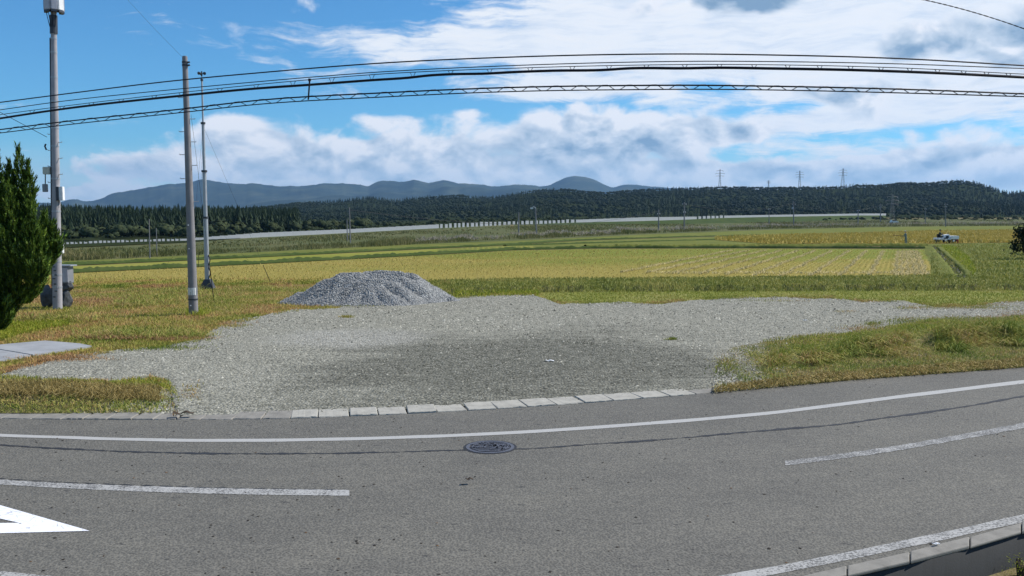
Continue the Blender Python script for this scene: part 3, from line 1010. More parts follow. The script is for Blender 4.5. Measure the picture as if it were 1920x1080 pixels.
def scatter_stones():
    p = lot.scatter(52000, 1.6)
    s = np.where(RNG.random(len(p)) < 0.03, RNG.uniform(0.05, 0.09, len(p)), RNG.uniform(0.018, 0.045, len(p)))
    s = s * 0.85 * np.clip(p[:, 1] / 20, 0.8, 1.5)
    q = np.concatenate([vergeR.scatter(1500, 1.0, lambda p, x, v: (x < 1345 + RNG.exponential(35, len(x)))), vergeL.scatter(1400, 1.0, lambda p, x, v: (x > 335 - RNG.exponential(40, len(x))) | (v > 1 - RNG.exponential(.05, len(x))))])
    p = np.concatenate([p, q])
    s = np.concatenate([s, RNG.uniform(0.025, 0.06, len(q))])
    V, T = stamp(STONES, p, s)
    o = mesh_np('gravel_stones', V, tris=T, mat='stone')
    setprops(o, kind='stuff')
    o['label'] = 'loose grey crushed stones strewn over the lot'

# --- gravel heap
def build_heap():
    C = Vector(hit(700, 565.0))
    base = empty('gravel_heap', (C.x, C.y, 0), 'large grey heap of crushed stone behind the gravel lot', 'gravel heap')
    nx, ny = 150, 110
    X, Y = np.meshgrid(np.linspace(-5.2, 5.6, nx + 1), np.linspace(-3.6, 3.6, ny + 1))
    def height(X, Y):
        r = np.random.default_rng(5)
        def nz(sc, k):
            o = 0
            for i in range(k):
                a = r.uniform(0, 6.28); f = sc * r.uniform(0.7, 1.5)
                o = o + np.sin((X * np.cos(a) + Y * np.sin(a)) * f + r.uniform(0, 6.28))
            return o / k
        wx = X + 0.35 * nz(1.2, 4); wy = Y + 0.35 * nz(1.2, 4)
        # several tipped loads merge into one heap
        h = np.zeros_like(X)
        for cx, cy, hw, top in ((-0.9, -0.1, 0.5, 1.42), (0.5, 0.1, 0.7, 1.46), (1.35, 0.2, 0.3, 1.36), (-1.75, -0.35, 0.25, 1.12), (2.3, 0.2, 0.2, 0.92), (-2.9, -0.5, 0.3, 0.55), (0.2, -0.8, 0.9, 1.08), (3.3, -0.2, 0.4, 0.35)):
            d = np.sqrt(np.maximum(np.abs(wx - cx) - hw, 0) ** 2 + (wy - cy) ** 2)
            h = np.maximum(h, top - 0.62 * d - 0.02 * d * d)
        a = np.arctan2(Y, X)
        rad = np.sqrt(X ** 2 + Y ** 2)
        gul = np.abs(np.sin(a * 7 + 0.9 * nz(1.5, 3))) ** 0.6
        h = h - 0.20 * (1 - gul) * np.clip(rad - 0.8, 0, 1) * np.clip(h, 0, .5) * 2
        h = h + 0.09 * nz(2.6, 6) * np.clip(h * 2, 0, 1) + 0.05 * nz(4.5, 6) * np.clip(h * 3, 0, 1) + 0.03 * nz(9, 6) * np.clip(h * 3, 0, 1)
        return np.where(h > 0, h, h * 1.2) - 0.03
    Z = height(X, Y)
    Z = np.maximum(Z, -0.12)
    P = np.stack([X.ravel(), Y.ravel(), Z.ravel()], -1) * K
    i = np.arange(nx * ny)
    a = (i // nx) * (nx + 1) + i % nx
    mesh_np('heap_body', P, quads=np.stack([a, a + 1, a + nx + 2, a + nx + 1], -1), mat='heap_gravel', parent=base, smooth=True)
    n = 26000
    k = RNG.integers(0, len(P), n)
    p = P[k] + np.c_[RNG.uniform(-.04, .04, (n, 2)), np.zeros(n)]
    p = p[(p[:, 2] > 0.0)]
    s = RNG.uniform(0.02, 0.055, len(p))
    V, T = stamp(STONES, p, s, sz=RNG.uniform(0.8, 1.6, len(p)))
    o = mesh_np('heap_stones', V, tris=T, mat='heap_stone', parent=base)
    o['kind'] = 'stuff'
build_heap()

# ------------------------------------------------------------------ fields, from near to far
dark_bund = [(-200, 531), (0, 520), (140, 511), (480, 494.5), (700, 483), (860, 474.5), (960, 468.5), (1110, 465.5), (1400, 465), (1735, 466)]
BUND = curve(dark_bund)
lawn = Region(-300, 850, curve([(-300, 725), (0, 690), (150, 668), (395, 640), (400, 610), (540, 585), (700, 577), (850, 562)]),
              curve([(-300, 560), (0, 538), (140, 536), (420, 532), (560, 530), (850, 528)]), -0.012)
lawn_reach = Region(-300, 840, curve([(-300, 568), (0, 545), (140, 541), (420, 537), (560, 533), (840, 529)]), curve([(-300, 552), (0, 521), (140, 517), (420, 518), (560, 520), (840, 521)]), 0.0)
lawn.mesh('lawn', 'lawn_soil', 150, 14)
STUB_LO = curve([(-300, 566), (0, 542), (140, 538), (420, 534), (560, 530), (800, 526), (960, 524), (1300, 521), (1745, 517.5)])
STUB_UP = lambda x: BUND(x) + 1.2
stub = Region(-300, 1745, STUB_LO, STUB_UP, 0.0, wl=1.3, seed=77)
def clip_right(x):   # slanted right edge of the field
    return x
stub.mesh('stubble_field', 'stubble', 240, 30)
green1 = Region(760, 2300, curve([(760, 556), (850, 556), (1000, 549), (1400, 547), (1920, 545), (2300, 543)]), curve([(760, 527), (960, 523), (1300, 520.5), (1745, 516.5), (1790, 521), (1920, 520), (2300, 514)]), 0.012)
green1.mesh('grass_strip', 'green_strip', 160, 10)
pale = Region(850, 2300, curve([(850, 562), (930, 556), (1000, 556), (1050, 572), (1240, 572), (1300, 565), (1400, 561), (1560, 562), (1620, 570), (1700, 568), (1760, 578), (1850, 575), (1920, 568), (2300, 558)]),
              curve([(850, 555), (1000, 548.5), (1400, 546.5), (1920, 544.5), (2300, 542)]), 0.006)
pale.mesh('pale_grass_strip', 'pale_strip', 160, 8)
# right-hand meadow beside the ditch
DL = curve([(461, 1746), (480, 1762), (500, 1780), (522, 1797)])     # left edge of the ditch: y -> x
meadow = Region(1745, 2300, curve([(1745, 522), (1920, 522), (2300, 516)]), curve([(1745, 462), (1800, 459), (1920, 457), (2300, 452)]), 0.004)
meadow.mesh('meadow', 'green_strip', 90, 20)
bright = Region(1766, 1830, curve([(1766, 463), (1772, 470), (1800, 500), (1824, 517), (1830, 510)]), curve([(1766, 460.5), (1790, 463), (1815, 482), (1826, 500), (1830, 508)]), 0.03)
bright.mesh('bright_grass_strip', 'bright_green', 40, 8)
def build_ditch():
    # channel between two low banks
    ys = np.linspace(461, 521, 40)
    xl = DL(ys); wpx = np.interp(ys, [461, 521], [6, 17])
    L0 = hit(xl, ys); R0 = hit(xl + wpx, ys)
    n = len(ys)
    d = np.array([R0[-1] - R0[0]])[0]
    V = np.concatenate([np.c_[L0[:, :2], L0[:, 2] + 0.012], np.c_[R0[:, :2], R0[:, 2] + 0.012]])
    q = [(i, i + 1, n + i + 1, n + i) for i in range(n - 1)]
    o = mesh_np('ditch', V, quads=q, mat='shaded_wet_soil'); o['kind'] = 'structure'
    for nm, E, sgn in (('ditch_bank', L0, -1), ('ditch_bank', R0, 1)):
        jit = np.random.default_rng(3).normal(0, 0.06, n)
        fade = np.clip((521 - ys) / 9, 0, 1) * np.clip((ys - 461) / 5, 0, 1)
        rows = []
        for off, hh in ((0, -0.05), (0.06, 0.13), (0.25, 0.15), (0.6, 0.07), (1.1, 0.0)):
            rows.append(np.c_[E[:, 0] + sgn * (off + jit * (off > 0)), E[:, 1], E[:, 2] + hh * fade])
        V = np.concatenate(rows)
        q = [(k * n + i, k * n + i + 1, (k + 1) * n + i + 1, (k + 1) * n + i) for k in range(4) for i in range(n - 1)]
        b = mesh_np(nm, V, quads=q, mat='green_strip', smooth=True); b['kind'] = 'structure'
build_ditch()

def ridge(name, pts, width, height, mat, n=140):
    """low earth bund between fields"""
    c = curve(pts)
    xs = np.linspace(pts[0][0], pts[-1][0], n)
    p = hit(xs, c(xs))
    d = np.gradient(p[:, :2], axis=0)
    d /= np.linalg.norm(d, axis=1)[:, None]
    nr = np.stack([-d[:, 1], d[:, 0]], -1)
    r = np.random.default_rng(len(name) + int(pts[0][1]))
    hh = K * height * (1 + 0.12 * np.sin(xs * 0.05 + r.uniform(0, 6)) + r.normal(0, 0.16, n))
    rows = []
    for o_, z_ in ((0, -0.02), (0.12, 0.9), (0.5, 1.0), (0.9, 0.7), (1.0, -0.02)):
        rows.append(np.c_[p[:, :2] + nr * (o_ * width), p[:, 2] + z_ * hh])
    V = np.concatenate(rows)
    q = [(k * n + i, k * n + i + 1, (k + 1) * n + i + 1, (k + 1) * n + i) for k in range(4) for i in range(n - 1)]
    o = mesh_np(name, V, quads=q, mat=mat, smooth=True)
    o['kind'] = 'structure'
ridge('field_bund', dark_bund, 0.7, 0.26, 'dark_green', 420)  # dark colour stands in for the shadow line along this bund
ridge('field_bund', [(1100, 463.5), (1400, 462), (1600, 461), (1740, 461)], 1.2, 0.28, 'green_strip', 260)
ridge('field_bund', [(-200, 512), (140, 497), (480, 482), (760, 468), (900, 462), (1100, 450), (1300, 444), (1440, 441)], 0.8, 0.20, 'dark_green', 420)
ridge('field_bund', [(950, 461), (1150, 455), (1400, 448), (1560, 443), (1700, 438)], 0.7, 0.16, 'dark_green', 300)
# second field strip and green strips beyond it
f2 = Region(-300, 1000, lambda x: BUND(x) - 0.6, curve([(-300, 517), (140, 499), (480, 483), (760, 469.5), (900, 463), (1000, 461)]), 0.0)
f2.mesh('olive_field', 'olive_field', 120, 6)
f3 = Region(820, 1960, curve([(820, 476), (960, 467.5), (1110, 464), (1740, 460.5), (1960, 459)]), curve([(820, 467.5), (1100, 451), (1300, 445), (1440, 442), (1700, 437), (1960, 431)]), 0.0)
f3.mesh('green_field', 'green_strip', 120, 8)
ripe = Region(1340, 2200, curve([(1340, 450), (1440, 457.5), (1600, 457), (1740, 457.5), (1830, 456), (2200, 452)]), curve([(1340, 446), (1440, 441.5), (1600, 438), (1740, 433.5), (1920, 431.5), (2200, 429)]), 0.05)
ripe.mesh('ripe_rice_field', 'ripe_field', 120, 8)
g4 = Region(-300, 2200, curve([(-300, 516), (140, 497), (480, 481), (760, 467.5), (1100, 450), (1300, 443.5), (1440, 440), (1700, 434), (1920, 430.5), (2200, 428)]),
            curve([(-300, 504), (140, 489), (480, 473), (760, 459), (1000, 450), (1200, 440), (1440, 431), (1700, 425), (1920, 423), (2200, 421)]), 0.0)
g4.mesh('green_strip_field', 'green_strip', 160, 6)
g5 = Region(-300, 2300, curve([(-300, 506), (140, 490), (480, 474), (760, 460), (1000, 451), (1200, 441), (1440, 432), (1700, 426), (1920, 424), (2300, 422)]),
            curve([(-300, 470), (120, 464), (340, 455.5), (480, 445), (650, 436), (800, 428), (960, 421.5), (1283, 414), (1440, 411.5), (1700, 410.5), (2300, 410)]), -0.02)
g5.mesh('far_meadow', 'far_field', 160, 10)
g6 = Region(-400, 2400, curve([(-400, 480), (60, 468), (120, 465), (340, 455.5), (480, 444.5), (650, 436), (800, 428), (960, 420.5), (1283, 412.5), (1610, 408), (2400, 408)]),
            curve([(-400, 430), (120, 430), (480, 420), (800, 411), (960, 408), (1283, 405.5), (1610, 404), (2400, 403.6)]), 0.06)
g6.mesh('valley_floor', 'hill_floor', 160, 10)

# ================================================================== HILLS AND MOUNTAINS
def hill(name, sky_pts, Yb, Yr, mat, tree_h=0.0, nx=260, ny=26, back=1.6, seed=1, rough=0.05, jag=0.0, lx=None):
    """hill whose crest stands at depth Yr with the outline sky_pts; returns a surface sampler"""
    c = scurve(sky_pts)
    tree_h *= K
    Yb = [(p[0], p[1] * KD) for p in Yb] if isinstance(Yb, list) else Yb * KD
    Yr = [(p[0], p[1] * KD) for p in Yr] if isinstance(Yr, list) else Yr * KD
    xs = np.linspace(sky_pts[0][0], sky_pts[-1][0], nx)
    yb = (lambda x: np.interp(x, [p[0] for p in Yb], [p[1] for p in Yb])) if isinstance(Yb, list) else (lambda x: Yb + 0 * x)
    yr = (lambda x: np.interp(x, [p[0] for p in Yr], [p[1] for p in Yr])) if isinstance(Yr, list) else (lambda x: Yr + 0 * x)
    r = np.random.default_rng(seed)
    ph = r.uniform(0, 6.28, 24); fr = r.uniform(0.5, 2.2, 24); an = r.uniform(0, 6.28, 24)
    size = float(np.mean(yr(xs) - yb(xs)))
    def nz(X, Y, sc):
        o = 0
        for i in range(24):
            k = fr[i] * (1.9 ** (i // 6)) / sc
            o = o + np.sin((X * np.cos(an[i]) + Y * np.sin(an[i])) * k + ph[i]) / (1.7 ** (i // 6))
        return o / 7
    def surf(x, v):
        x = np.asarray(x, float)
        v = np.asarray(v, float)
        a, b = yb(x), yr(x)
        jg = sum(np.sin(x * k_ + q_) * a_ for k_, q_, a_ in ((0.11, 1, .8), (0.19, 2.2, .6), (0.33, .4, .45), (0.57, 3, .3), (0.91, 5, .22))) if jag else 0
        dx, dy, d = ray(x, c(x) + jag * jg)
        zc = H + d * (b / dy) - tree_h
        Y = np.where(v <= 1, a + (b - a) * v, b + (b - a) * (v - 1) * 1.5)
        X = dx / dy * Y
        z0 = gz(dx / dy * a, a) - 0.5
        s = np.clip(v, 0, 1)
        prof = s ** 1.1 * (1 - 0.15 * np.sin(np.pi * s))
        z = z0 + (zc - z0) * np.where(v <= 1, prof, 1 - (v - 1) ** 1.4 * 0.8)
        z = z + nz(X, Y, size * 0.35) * rough * (zc - z0) * np.sin(np.pi * np.clip(v, 0, 1)) * 1.6
        return np.stack([X, Y, z], -1)
    vs = np.concatenate([np.linspace(0, 1, ny), np.linspace(1.15, back, 5)])
    X, Vv = np.meshgrid(xs, vs)
    P = surf(X.ravel(), Vv.ravel())
    ny2 = len(vs) - 1
    i = np.arange((nx - 1) * ny2)
    a = (i // (nx - 1)) * nx + i % (nx - 1)
    o = mesh_np(name, P, quads=np.stack([a, a + 1, a + nx + 1, a + nx], -1), mat=mat, smooth=True)
    o['kind'] = 'structure'
    return surf

MOUNT = [(-500, 384), (-200, 380), (0, 382), (60, 380), (110, 379), (133, 373.5), (158, 377), (180, 375), (215, 362), (260, 355), (300, 347.5), (345, 343), (385, 337), (420, 342.5), (445, 345), (470, 343.5), (500, 347), (560, 349),
         (600, 345), (630, 343.5), (670, 346), (692, 347.5), (705, 342), (760, 340), (780, 338), (806, 342.5), (826, 338.5), (860, 343), (905, 346.5), (938, 349.5), (965, 346), (990, 346.5), (1015, 350), (1035, 346)]
MOUNT2 = [(940, 372), (985, 356), (1010, 350), (1030, 347), (1045, 340), (1060, 333.5), (1080, 330), (1100, 332.5), (1120, 339.5), (1135, 347), (1148, 351), (1165, 347.5), (1185, 346), (1215, 349), (1260, 352.5), (1330, 357), (1450, 362), (1700, 364), (2400, 366)]
hill('mountains', MOUNT, 4300, 6400, 'mountain_wood', 0, 420, 60, 1.5, 3, 0.34, 0.6)
hill('dome_mountain', MOUNT2, 5200, 7200, 'mountain_wood', 0, 300, 40, 1.5, 8, 0.16, 0.25)
# middle range, wooded
MID = [(380, 392), (480, 387), (560, 378), (640, 373), (690, 368), (715, 369), (740, 373), (770, 369), (800, 367), (860, 364), (900, 367), (940, 365), (980, 358), (1020, 353.5), (1060, 353), (1100, 356), (1140, 358), (1180, 355), (1230, 352), (1260, 351), (1300, 350), (1330, 348.5), (1400, 349),
       (1480, 349), (1560, 348), (1600, 345.5), (1650, 344.5), (1690, 340), (1740, 341), (1770, 338), (1800, 336.5), (1825, 338), (1845, 344), (1868, 352), (1885, 357.5), (1920, 357), (2100, 352), (2400, 360)]
surf_mid = hill('wooded_hills', MID, [(380, 660), (480, 640), (960, 620), (1300, 600), (1700, 560), (2400, 560)], [(380, 1250), (960, 1250), (1500, 1150), (1900, 1100), (2400, 1100)], 'hill_floor', 7.0, 320, 30, 1.5, 5, 0.16)
surf_left = hill('wooded_slope', [(-600, 405), (0, 408), (300, 411), (480, 413), (560, 416), (700, 420)], [(-600, 190), (120, 195), (480, 215), (700, 290)], [(-600, 400), (700, 480)], 'hill_floor', 0.0, 120, 14, 1.4, 6, 0.05)

def cedar_proto(seed, tiers=7, n=6):
    """conifer of unit height: drooping ragged tiers of separate sprays"""
    r = np.random.default_rng(seed)
    V, T = [], []
    for k in range(tiers):
        f = k / (tiers - 1)
        z0 = 0.08 + 0.80 * f
        rad = 0.20 * (1 - f) ** 0.8 + 0.022
        m = max(4, int(n * (1 - 0.3 * f)))
        for j in range(m):
            a = 2 * math.pi * (j + r.uniform(-.3, .3)) / m + k
            rr = rad * r.uniform(0.75, 1.25)
            w = 2.6 / m
            top = z0 + 0.20 * r.uniform(0.9, 1.3)
            b = len(V)
            V += [(0.01 * math.cos(a), 0.01 * math.sin(a), min(top, 1.0 if k == tiers - 1 else .97)),
                  (rr * math.cos(a - w / 2), rr * math.sin(a - w / 2), z0 + r.uniform(-.03, .03)),
                  (rr * 1.1 * math.cos(a), rr * 1.1 * math.sin(a), z0 - 0.035 * r.uniform(0.5, 1.5)),
                  (rr * math.cos(a + w / 2), rr * math.sin(a + w / 2), z0 + r.uniform(-.03, .03))]
            T += [(b, b + 1, b + 2), (b, b + 2, b + 3)]
    return np.array(V), np.array(T)
def broad_proto(seed, n=46):
    """round-crowned tree of unit height made of leaf clumps"""
    r = np.random.default_rng(seed)
    V, T = [], []
    for k in range(n):
        d = r.normal(size=3); d /= np.linalg.norm(d)
        d[2] = abs(d[2]) * 0.9 - 0.25
        p = np.array([0, 0, 0.52]) + d * np.array([0.40, 0.40, 0.46]) * r.uniform(0.72, 1.05)
        s = r.uniform(0.09, 0.16)
        u = np.cross(d, r.normal(size=3)); u /= np.linalg.norm(u)
        w = np.cross(d, u)
        b = len(V)
        V += [p + u * s, p + w * s * 0.9, p - u * s, p - w * s * .9, p + d * s * 0.7]
        T += [(b, b + 1, b + 4), (b + 1, b + 2, b + 4), (b + 2, b + 3, b + 4), (b + 3, b, b + 4)]
    return np.array(V), np.array(T)
CED = [cedar_proto(i) for i in range(6)]
CED_LO = [cedar_proto(20 + i, 5, 4) for i in range(5)]
BRO = [broad_proto(i) for i in range(6)]
BRO_LO = [broad_proto(30 + i, 24) for i in range(6)]

def forest(name, surf, x0, x1, n, protos, hmin, hmax, mat, label, vmin=0.0, vmax=1.05, keep=None, wide=1.0, yw=2.0, crest=0):
    x = RNG.uniform(x0, x1, n * 3)
    v = RNG.uniform(vmin, vmax, n * 3)
    if crest:
        x = np.concatenate([x, np.linspace(x0, x1, crest) + RNG.uniform(-1, 1, crest)])
        v = np.concatenate([v, RNG.uniform(0.97, 1.02, crest)])
    p = surf(x, v)
    k = RNG.random(len(x)) < (p[:, 1] / p[:, 1].max()) ** yw
    if keep is not None:
        k &= keep(x, v, p)
    p = p[k][-(n + crest):]
    s = K * RNG.uniform(hmin, hmax, len(p)) * (1 + 0.12 * np.sin(p[:, 0] * 0.05) * np.sin(p[:, 1] * 0.043))
    V, T = stamp(protos, p - np.array([0, 0, 0.3]), s * wide, sz=np.full(len(p), 1 / wide))
    o = mesh_np(name, V, tris=T, mat=mat)
    setprops(o, kind='stuff')
    o['label'] = label
    return o
conif = lambda x, v, p: (np.sin(x * 0.021) + np.sin(p[:, 1] * 0.019 + x * 0.008) + RNG.normal(0, .5, len(x))) > -0.1
forest('hill_wood', surf_mid, 380, 2250, 6500, BRO_LO, 5.5, 9, 'far_forest', 'dark broadleaf wood covering the hills beyond the fields', 0.0, 1.04, lambda x, v, p: ~conif(x, v, p), 1.15, 1.0, crest=260)
forest('hill_conifer_wood', surf_mid, 380, 2250, 6500, CED_LO, 6, 10.5, 'far_forest', 'dark conifer wood covering the hills beyond the fields', 0.0, 1.04, conif, 1.1, 1.0, crest=300)
forest('cedar_wood', surf_left, -200, 560, 2100, CED, 9.5, 13.5, 'cedar', 'stand of dark cedars behind the white snow fence at the left', 0.10, 1.0, None, 0.95, 1.0)
forest('wood_edge', surf_left, -200, 690, 300, BRO, 3.5, 8.0, 'broadleaf', 'lighter broadleaf trees along the front edge of the cedar stand', 0.0, 0.28, None, 1.2, 0.5)

# ================================================================== SNOW FENCE beyond the fields
FT = curve([(60, 457), (120, 454), (340, 447), (480, 436), (650, 429), (800, 421), (900, 416.5), (960, 415), (1090, 411), (1200, 407), (1283, 406), (1350, 404), (1440, 402.5), (1610, 400), (1660, 400)])
FB = curve([(60, 469), (120, 466), (340, 456.5), (480, 445.5), (650, 437), (800, 429), (900, 424.5), (960, 421.5), (1090, 417), (1200, 414.5), (1283, 412.0), (1350, 408.8), (1440, 406.8), (1610, 404.0), (1660, 404.0)])
def fence_Y(x):
    t = (np.asarray(x, float) - 960) / 1000
    k = (t * 150 + 126) / (418 - 300 * t)
    return KD * (150 + 300 * k)
def build_fence():
    root = empty('snow_fence', tuple(at(800, FB(800), float(fence_Y(800)))), 'long pale snow fence running along the foot of the wooded hills', 'fence')
    inv = -root.location
    box = MB().box((0, 0, 0.5), (1, 1, 1))
    me = bpy.data.meshes.new('panel')
    me.from_pydata(box.v, [], box.f)
    me.materials.append(MATS['fence_white'])
    mp = bpy.data.meshes.new('post')
    mp.from_pydata(box.v, [], box.f)
    mp.materials.append(MATS['galvanised'])
    x = 64.0
    r = random.Random(2)
    while x < 1660:
        open_ = x < 335 or 815 < x < 1075 or 1288 < x < 1352
        step = r.uniform(7.5, 9.5) if open_ else (15 if x < 900 else 13)
        x1 = min(x + step, 1661)
        a, b = at(x, FB(x), float(fence_Y(x))), at(x1, FB(x1), float(fence_Y(x1)))
        ta = at(x, FT(x), float(fence_Y(x)))
        hgt = ta.z - a.z
        d = b - a
        L = math.hypot(d.x, d.y)
        frac = r.uniform(0.5, 0.72) if open_ else 1.0
        c = a + d * (frac / 2)
        o = link('panel', me, None, root)
        o.location = Vector((c.x, c.y, min(a.z, b.z) - (0.0 if open_ else 0.2))) + inv
        o.rotation_euler = (0, 0, math.atan2(d.y, d.x))
        o.scale = (L * frac * (1.0 if open_ else 1.002), 0.10, hgt * (r.uniform(0.8, 1.0) if open_ else 1.0) + 0.1)
        q = link('post', mp, None, root)
        q.location = Vector((a.x, a.y + 0.25, a.z - 0.4)) + inv
        q.scale = (0.12, 0.12, hgt + 0.42)
        x = x1
    # grassy embankment carrying the fence
    xs = np.linspace(60, 1661, 120)
    top = np.array([tuple(at(x, FB(x), float(fence_Y(x)))) for x in xs])
    n = len(xs)
    rows = [np.c_[top[:, :2] * 1.03, top[:, 2] - 3], np.c_[top[:, :2] * 1.01, top[:, 2] + 0.02], np.c_[top[:, :2] * 0.995, top[:, 2] + 0.02],
            np.c_[top[:, :2] * 0.96, np.minimum(top[:, 2] - 0.8, gz(top[:, 0] * .96, top[:, 1] * .96) + 0.4)], np.c_[top[:, :2] * 0.90, gz(top[:, 0] * .9, top[:, 1] * .9) - 0.3]]
    V = np.concatenate(rows)
    q = [(k * n + i + 1, k * n + i, (k + 1) * n + i, (k + 1) * n + i + 1) for k in range(4) for i in range(n - 1)]
    mesh_np('embankment', V, quads=q, mat='dark_green', smooth=True)['kind'] = 'structure'
build_fence()

# shrubs and tall weeds on the embankment and along the field track
shrub_band = Region(60, 1920, lambda x: FB(x) + 9, lambda x: FB(x) + 1.5, 0.0)
def build_weeds():
    p = shrub_band.scatter(1500, 1.0)
    V, T = stamp(BRO_LO, p - np.array([0, 0, 0.2]), K * RNG.uniform(0.4, 1.1, len(p)), sz=np.full(len(p), 0.6))
    o = mesh_np('embankment_shrubs', V, tris=T, mat='weeds'); o['kind'] = 'stuff'
    o['label'] = 'low scrub growing on the bank below the snow fence'
    band = Region(-200, 1920, curve([(-200, 506), (140, 489), (480, 473), (700, 463), (900, 452), (1000, 448), (1200, 438.5), (1440, 429.5), (1700, 425), (1920, 423.5)]),
                  curve([(-200, 497), (140, 480), (480, 466), (700, 456), (900, 446), (1000, 443), (1200, 433), (1440, 424.5), (1700, 421), (1920, 420)]), 0.0)
    clump = lambda p, x, v: (np.sin(x * 0.045) * .5 + np.sin(x * 0.017 + 1) * .6 + np.sin(x * .11) * .6 + RNG.normal(0, 1.0, len(x))) > -0.7
    tall = lambda p: 0.62 + 0.28 * np.sin(p[:, 0] * 0.31) + 0.22 * np.sin(p[:, 0] * 0.83 + 1) + 0.18 * np.sin(p[:, 0] * 1.9 + 2)
    pts = band.scatter(26000, 0.5, clump)
    sc = np.clip(pts[:, 1] / 126, 0.7, 2.0)
    blades('tall_weeds', pts, tall(pts) * 0.9 * sc ** 0.5, 0.09 * sc, 'weeds', 0.35)['label'] = 'band of tall weeds along the field track'
    pts = band.scatter(3800, 0.5, lambda p, x, v: (x > 780) & clump(p, x, v) & (v > .2))
    sc = np.clip(pts[:, 1] / 126, 0.7, 2.0)
    pts[:, 2] += np.maximum(tall(pts), .2) * 0.62 * sc ** 0.5
    blades('silver_grass_plumes', pts, 0.45 * sc ** 0.45, 0.13 * sc, 'plume', 0.5)['label'] = 'pale plumes of silver grass above the weed band'
    back = Region(120, 1900, curve([(120, 477), (340, 468), (480, 462), (650, 452), (800, 443), (1000, 438), (1300, 424), (1900, 416)]), curve([(120, 469), (340, 460), (480, 449), (650, 440), (800, 432), (1000, 424), (1300, 416), (1900, 412)]), 0.0)
    pts = back.scatter(15000, 0.8, lambda p, x, v: (np.sin(x * 0.03 + v * 4) + np.sin(x * .013) + RNG.normal(0, .6, len(x))) > 0.0)
    sc = np.clip(pts[:, 1] / 154, 0.7, 2.2)
    blades('rough_grass', pts, 0.42 * sc ** 0.5, 0.13 * sc, 'weeds', 0.4)['label'] = 'rough grass on the low ground before the snow fence'
build_weeds()
def build_hedgerow():
    p = Region(1080, 2200, curve([(1080, 417), (1300, 414.5), (1600, 413.5), (2200, 412.5)]), curve([(1080, 414), (1300, 411.5), (1600, 410.0), (2200, 409)]), 0.0).scatter(420, 0.5)
    V, T = stamp(BRO, p - np.array([0, 0, 0.4]), K * RNG.uniform(1.6, 4.4, len(p)), sz=RNG.uniform(.6, .9, len(p)))
    o = mesh_np('far_thicket', V, tris=T, mat='broadleaf'); o['kind'] = 'stuff'
    o['label'] = 'dark thicket along the foot of the wooded hills'
    p = Region(560, 1700, lambda x: FB(x) - 1.0, lambda x: np.minimum(FB(x) - 3, np.interp(x, [560, 800, 960, 1283, 1700], [417, 412, 409, 406, 404.5])), 0.0).scatter(900, 1.0)
    p[:, 1] *= 1.02; p[:, 0] *= 1.02
    V, T = stamp(BRO_LO, p - np.array([0, 0, 0.4]), K * RNG.uniform(2.0, 5.0, len(p)), sz=RNG.uniform(.6, .9, len(p)))
    o = mesh_np('valley_scrub', V, tris=T, mat='broadleaf'); o['kind'] = 'stuff'
    o['label'] = 'dark scrub between the snow fence and the wooded hills'
build_hedgerow()


# ================================================================== GRASS near the camera
def left_mound(x, v, p):
    return 0.12 * np.clip(v / 0.3, 0, 1) * np.clip((1 - v) / 0.4, 0, 1) * np.clip((330 - x) / 130, 0, 1) * (1 + 0.3 * np.sin(p[..., 0] * 2.1)) * np.clip(1.3 - 0.3 * v, 0, 1)
vergeL = Region(-300, 336, curve([(-300, 766), (0, 777), (200, 777.5), (336, 777)]), curve([(-300, 706), (0, 710.5), (100, 716), (200, 720.5), (290, 712), (320, 719), (332, 742), (336, 770)]), 0.02, left_mound)
vergeL.mesh('roadside_verge', 'verge_soil', 60, 10)
def right_mound(x, v, p):
    # low bank: short rise from the road, then level
    k = np.clip((x - 1380) / 300, 0, 1)
    return k * (0.05 * sst(0.02, 0.25, v) + (0.09 + 0.14 * sst(1500, 1700, x)) * sst(0.44, 0.53, v + 0.04 * np.sin(x * 0.05) + 0.02 * np.sin(x * .17)) * np.clip((1.0 - v) / 0.45, 0, 1)) * (1 + .25 * np.sin(p[..., 0] * 1.7) + .2 * np.sin(p[..., 0] * 4.1)) + 0.03 * sst(0, 0.1, v)
vergeR = Region(1336, 2300, lambda x: FAR_EDGE(x) + 1.0, curve([(1336, 722), (1346, 688), (1370, 654), (1440, 643), (1540, 633), (1640, 623), (1740, 605), (1920, 598), (2300, 594)]), 0.004, right_mound)
vergeR.mesh('roadside_verge', 'verge_soil', 140, 20)

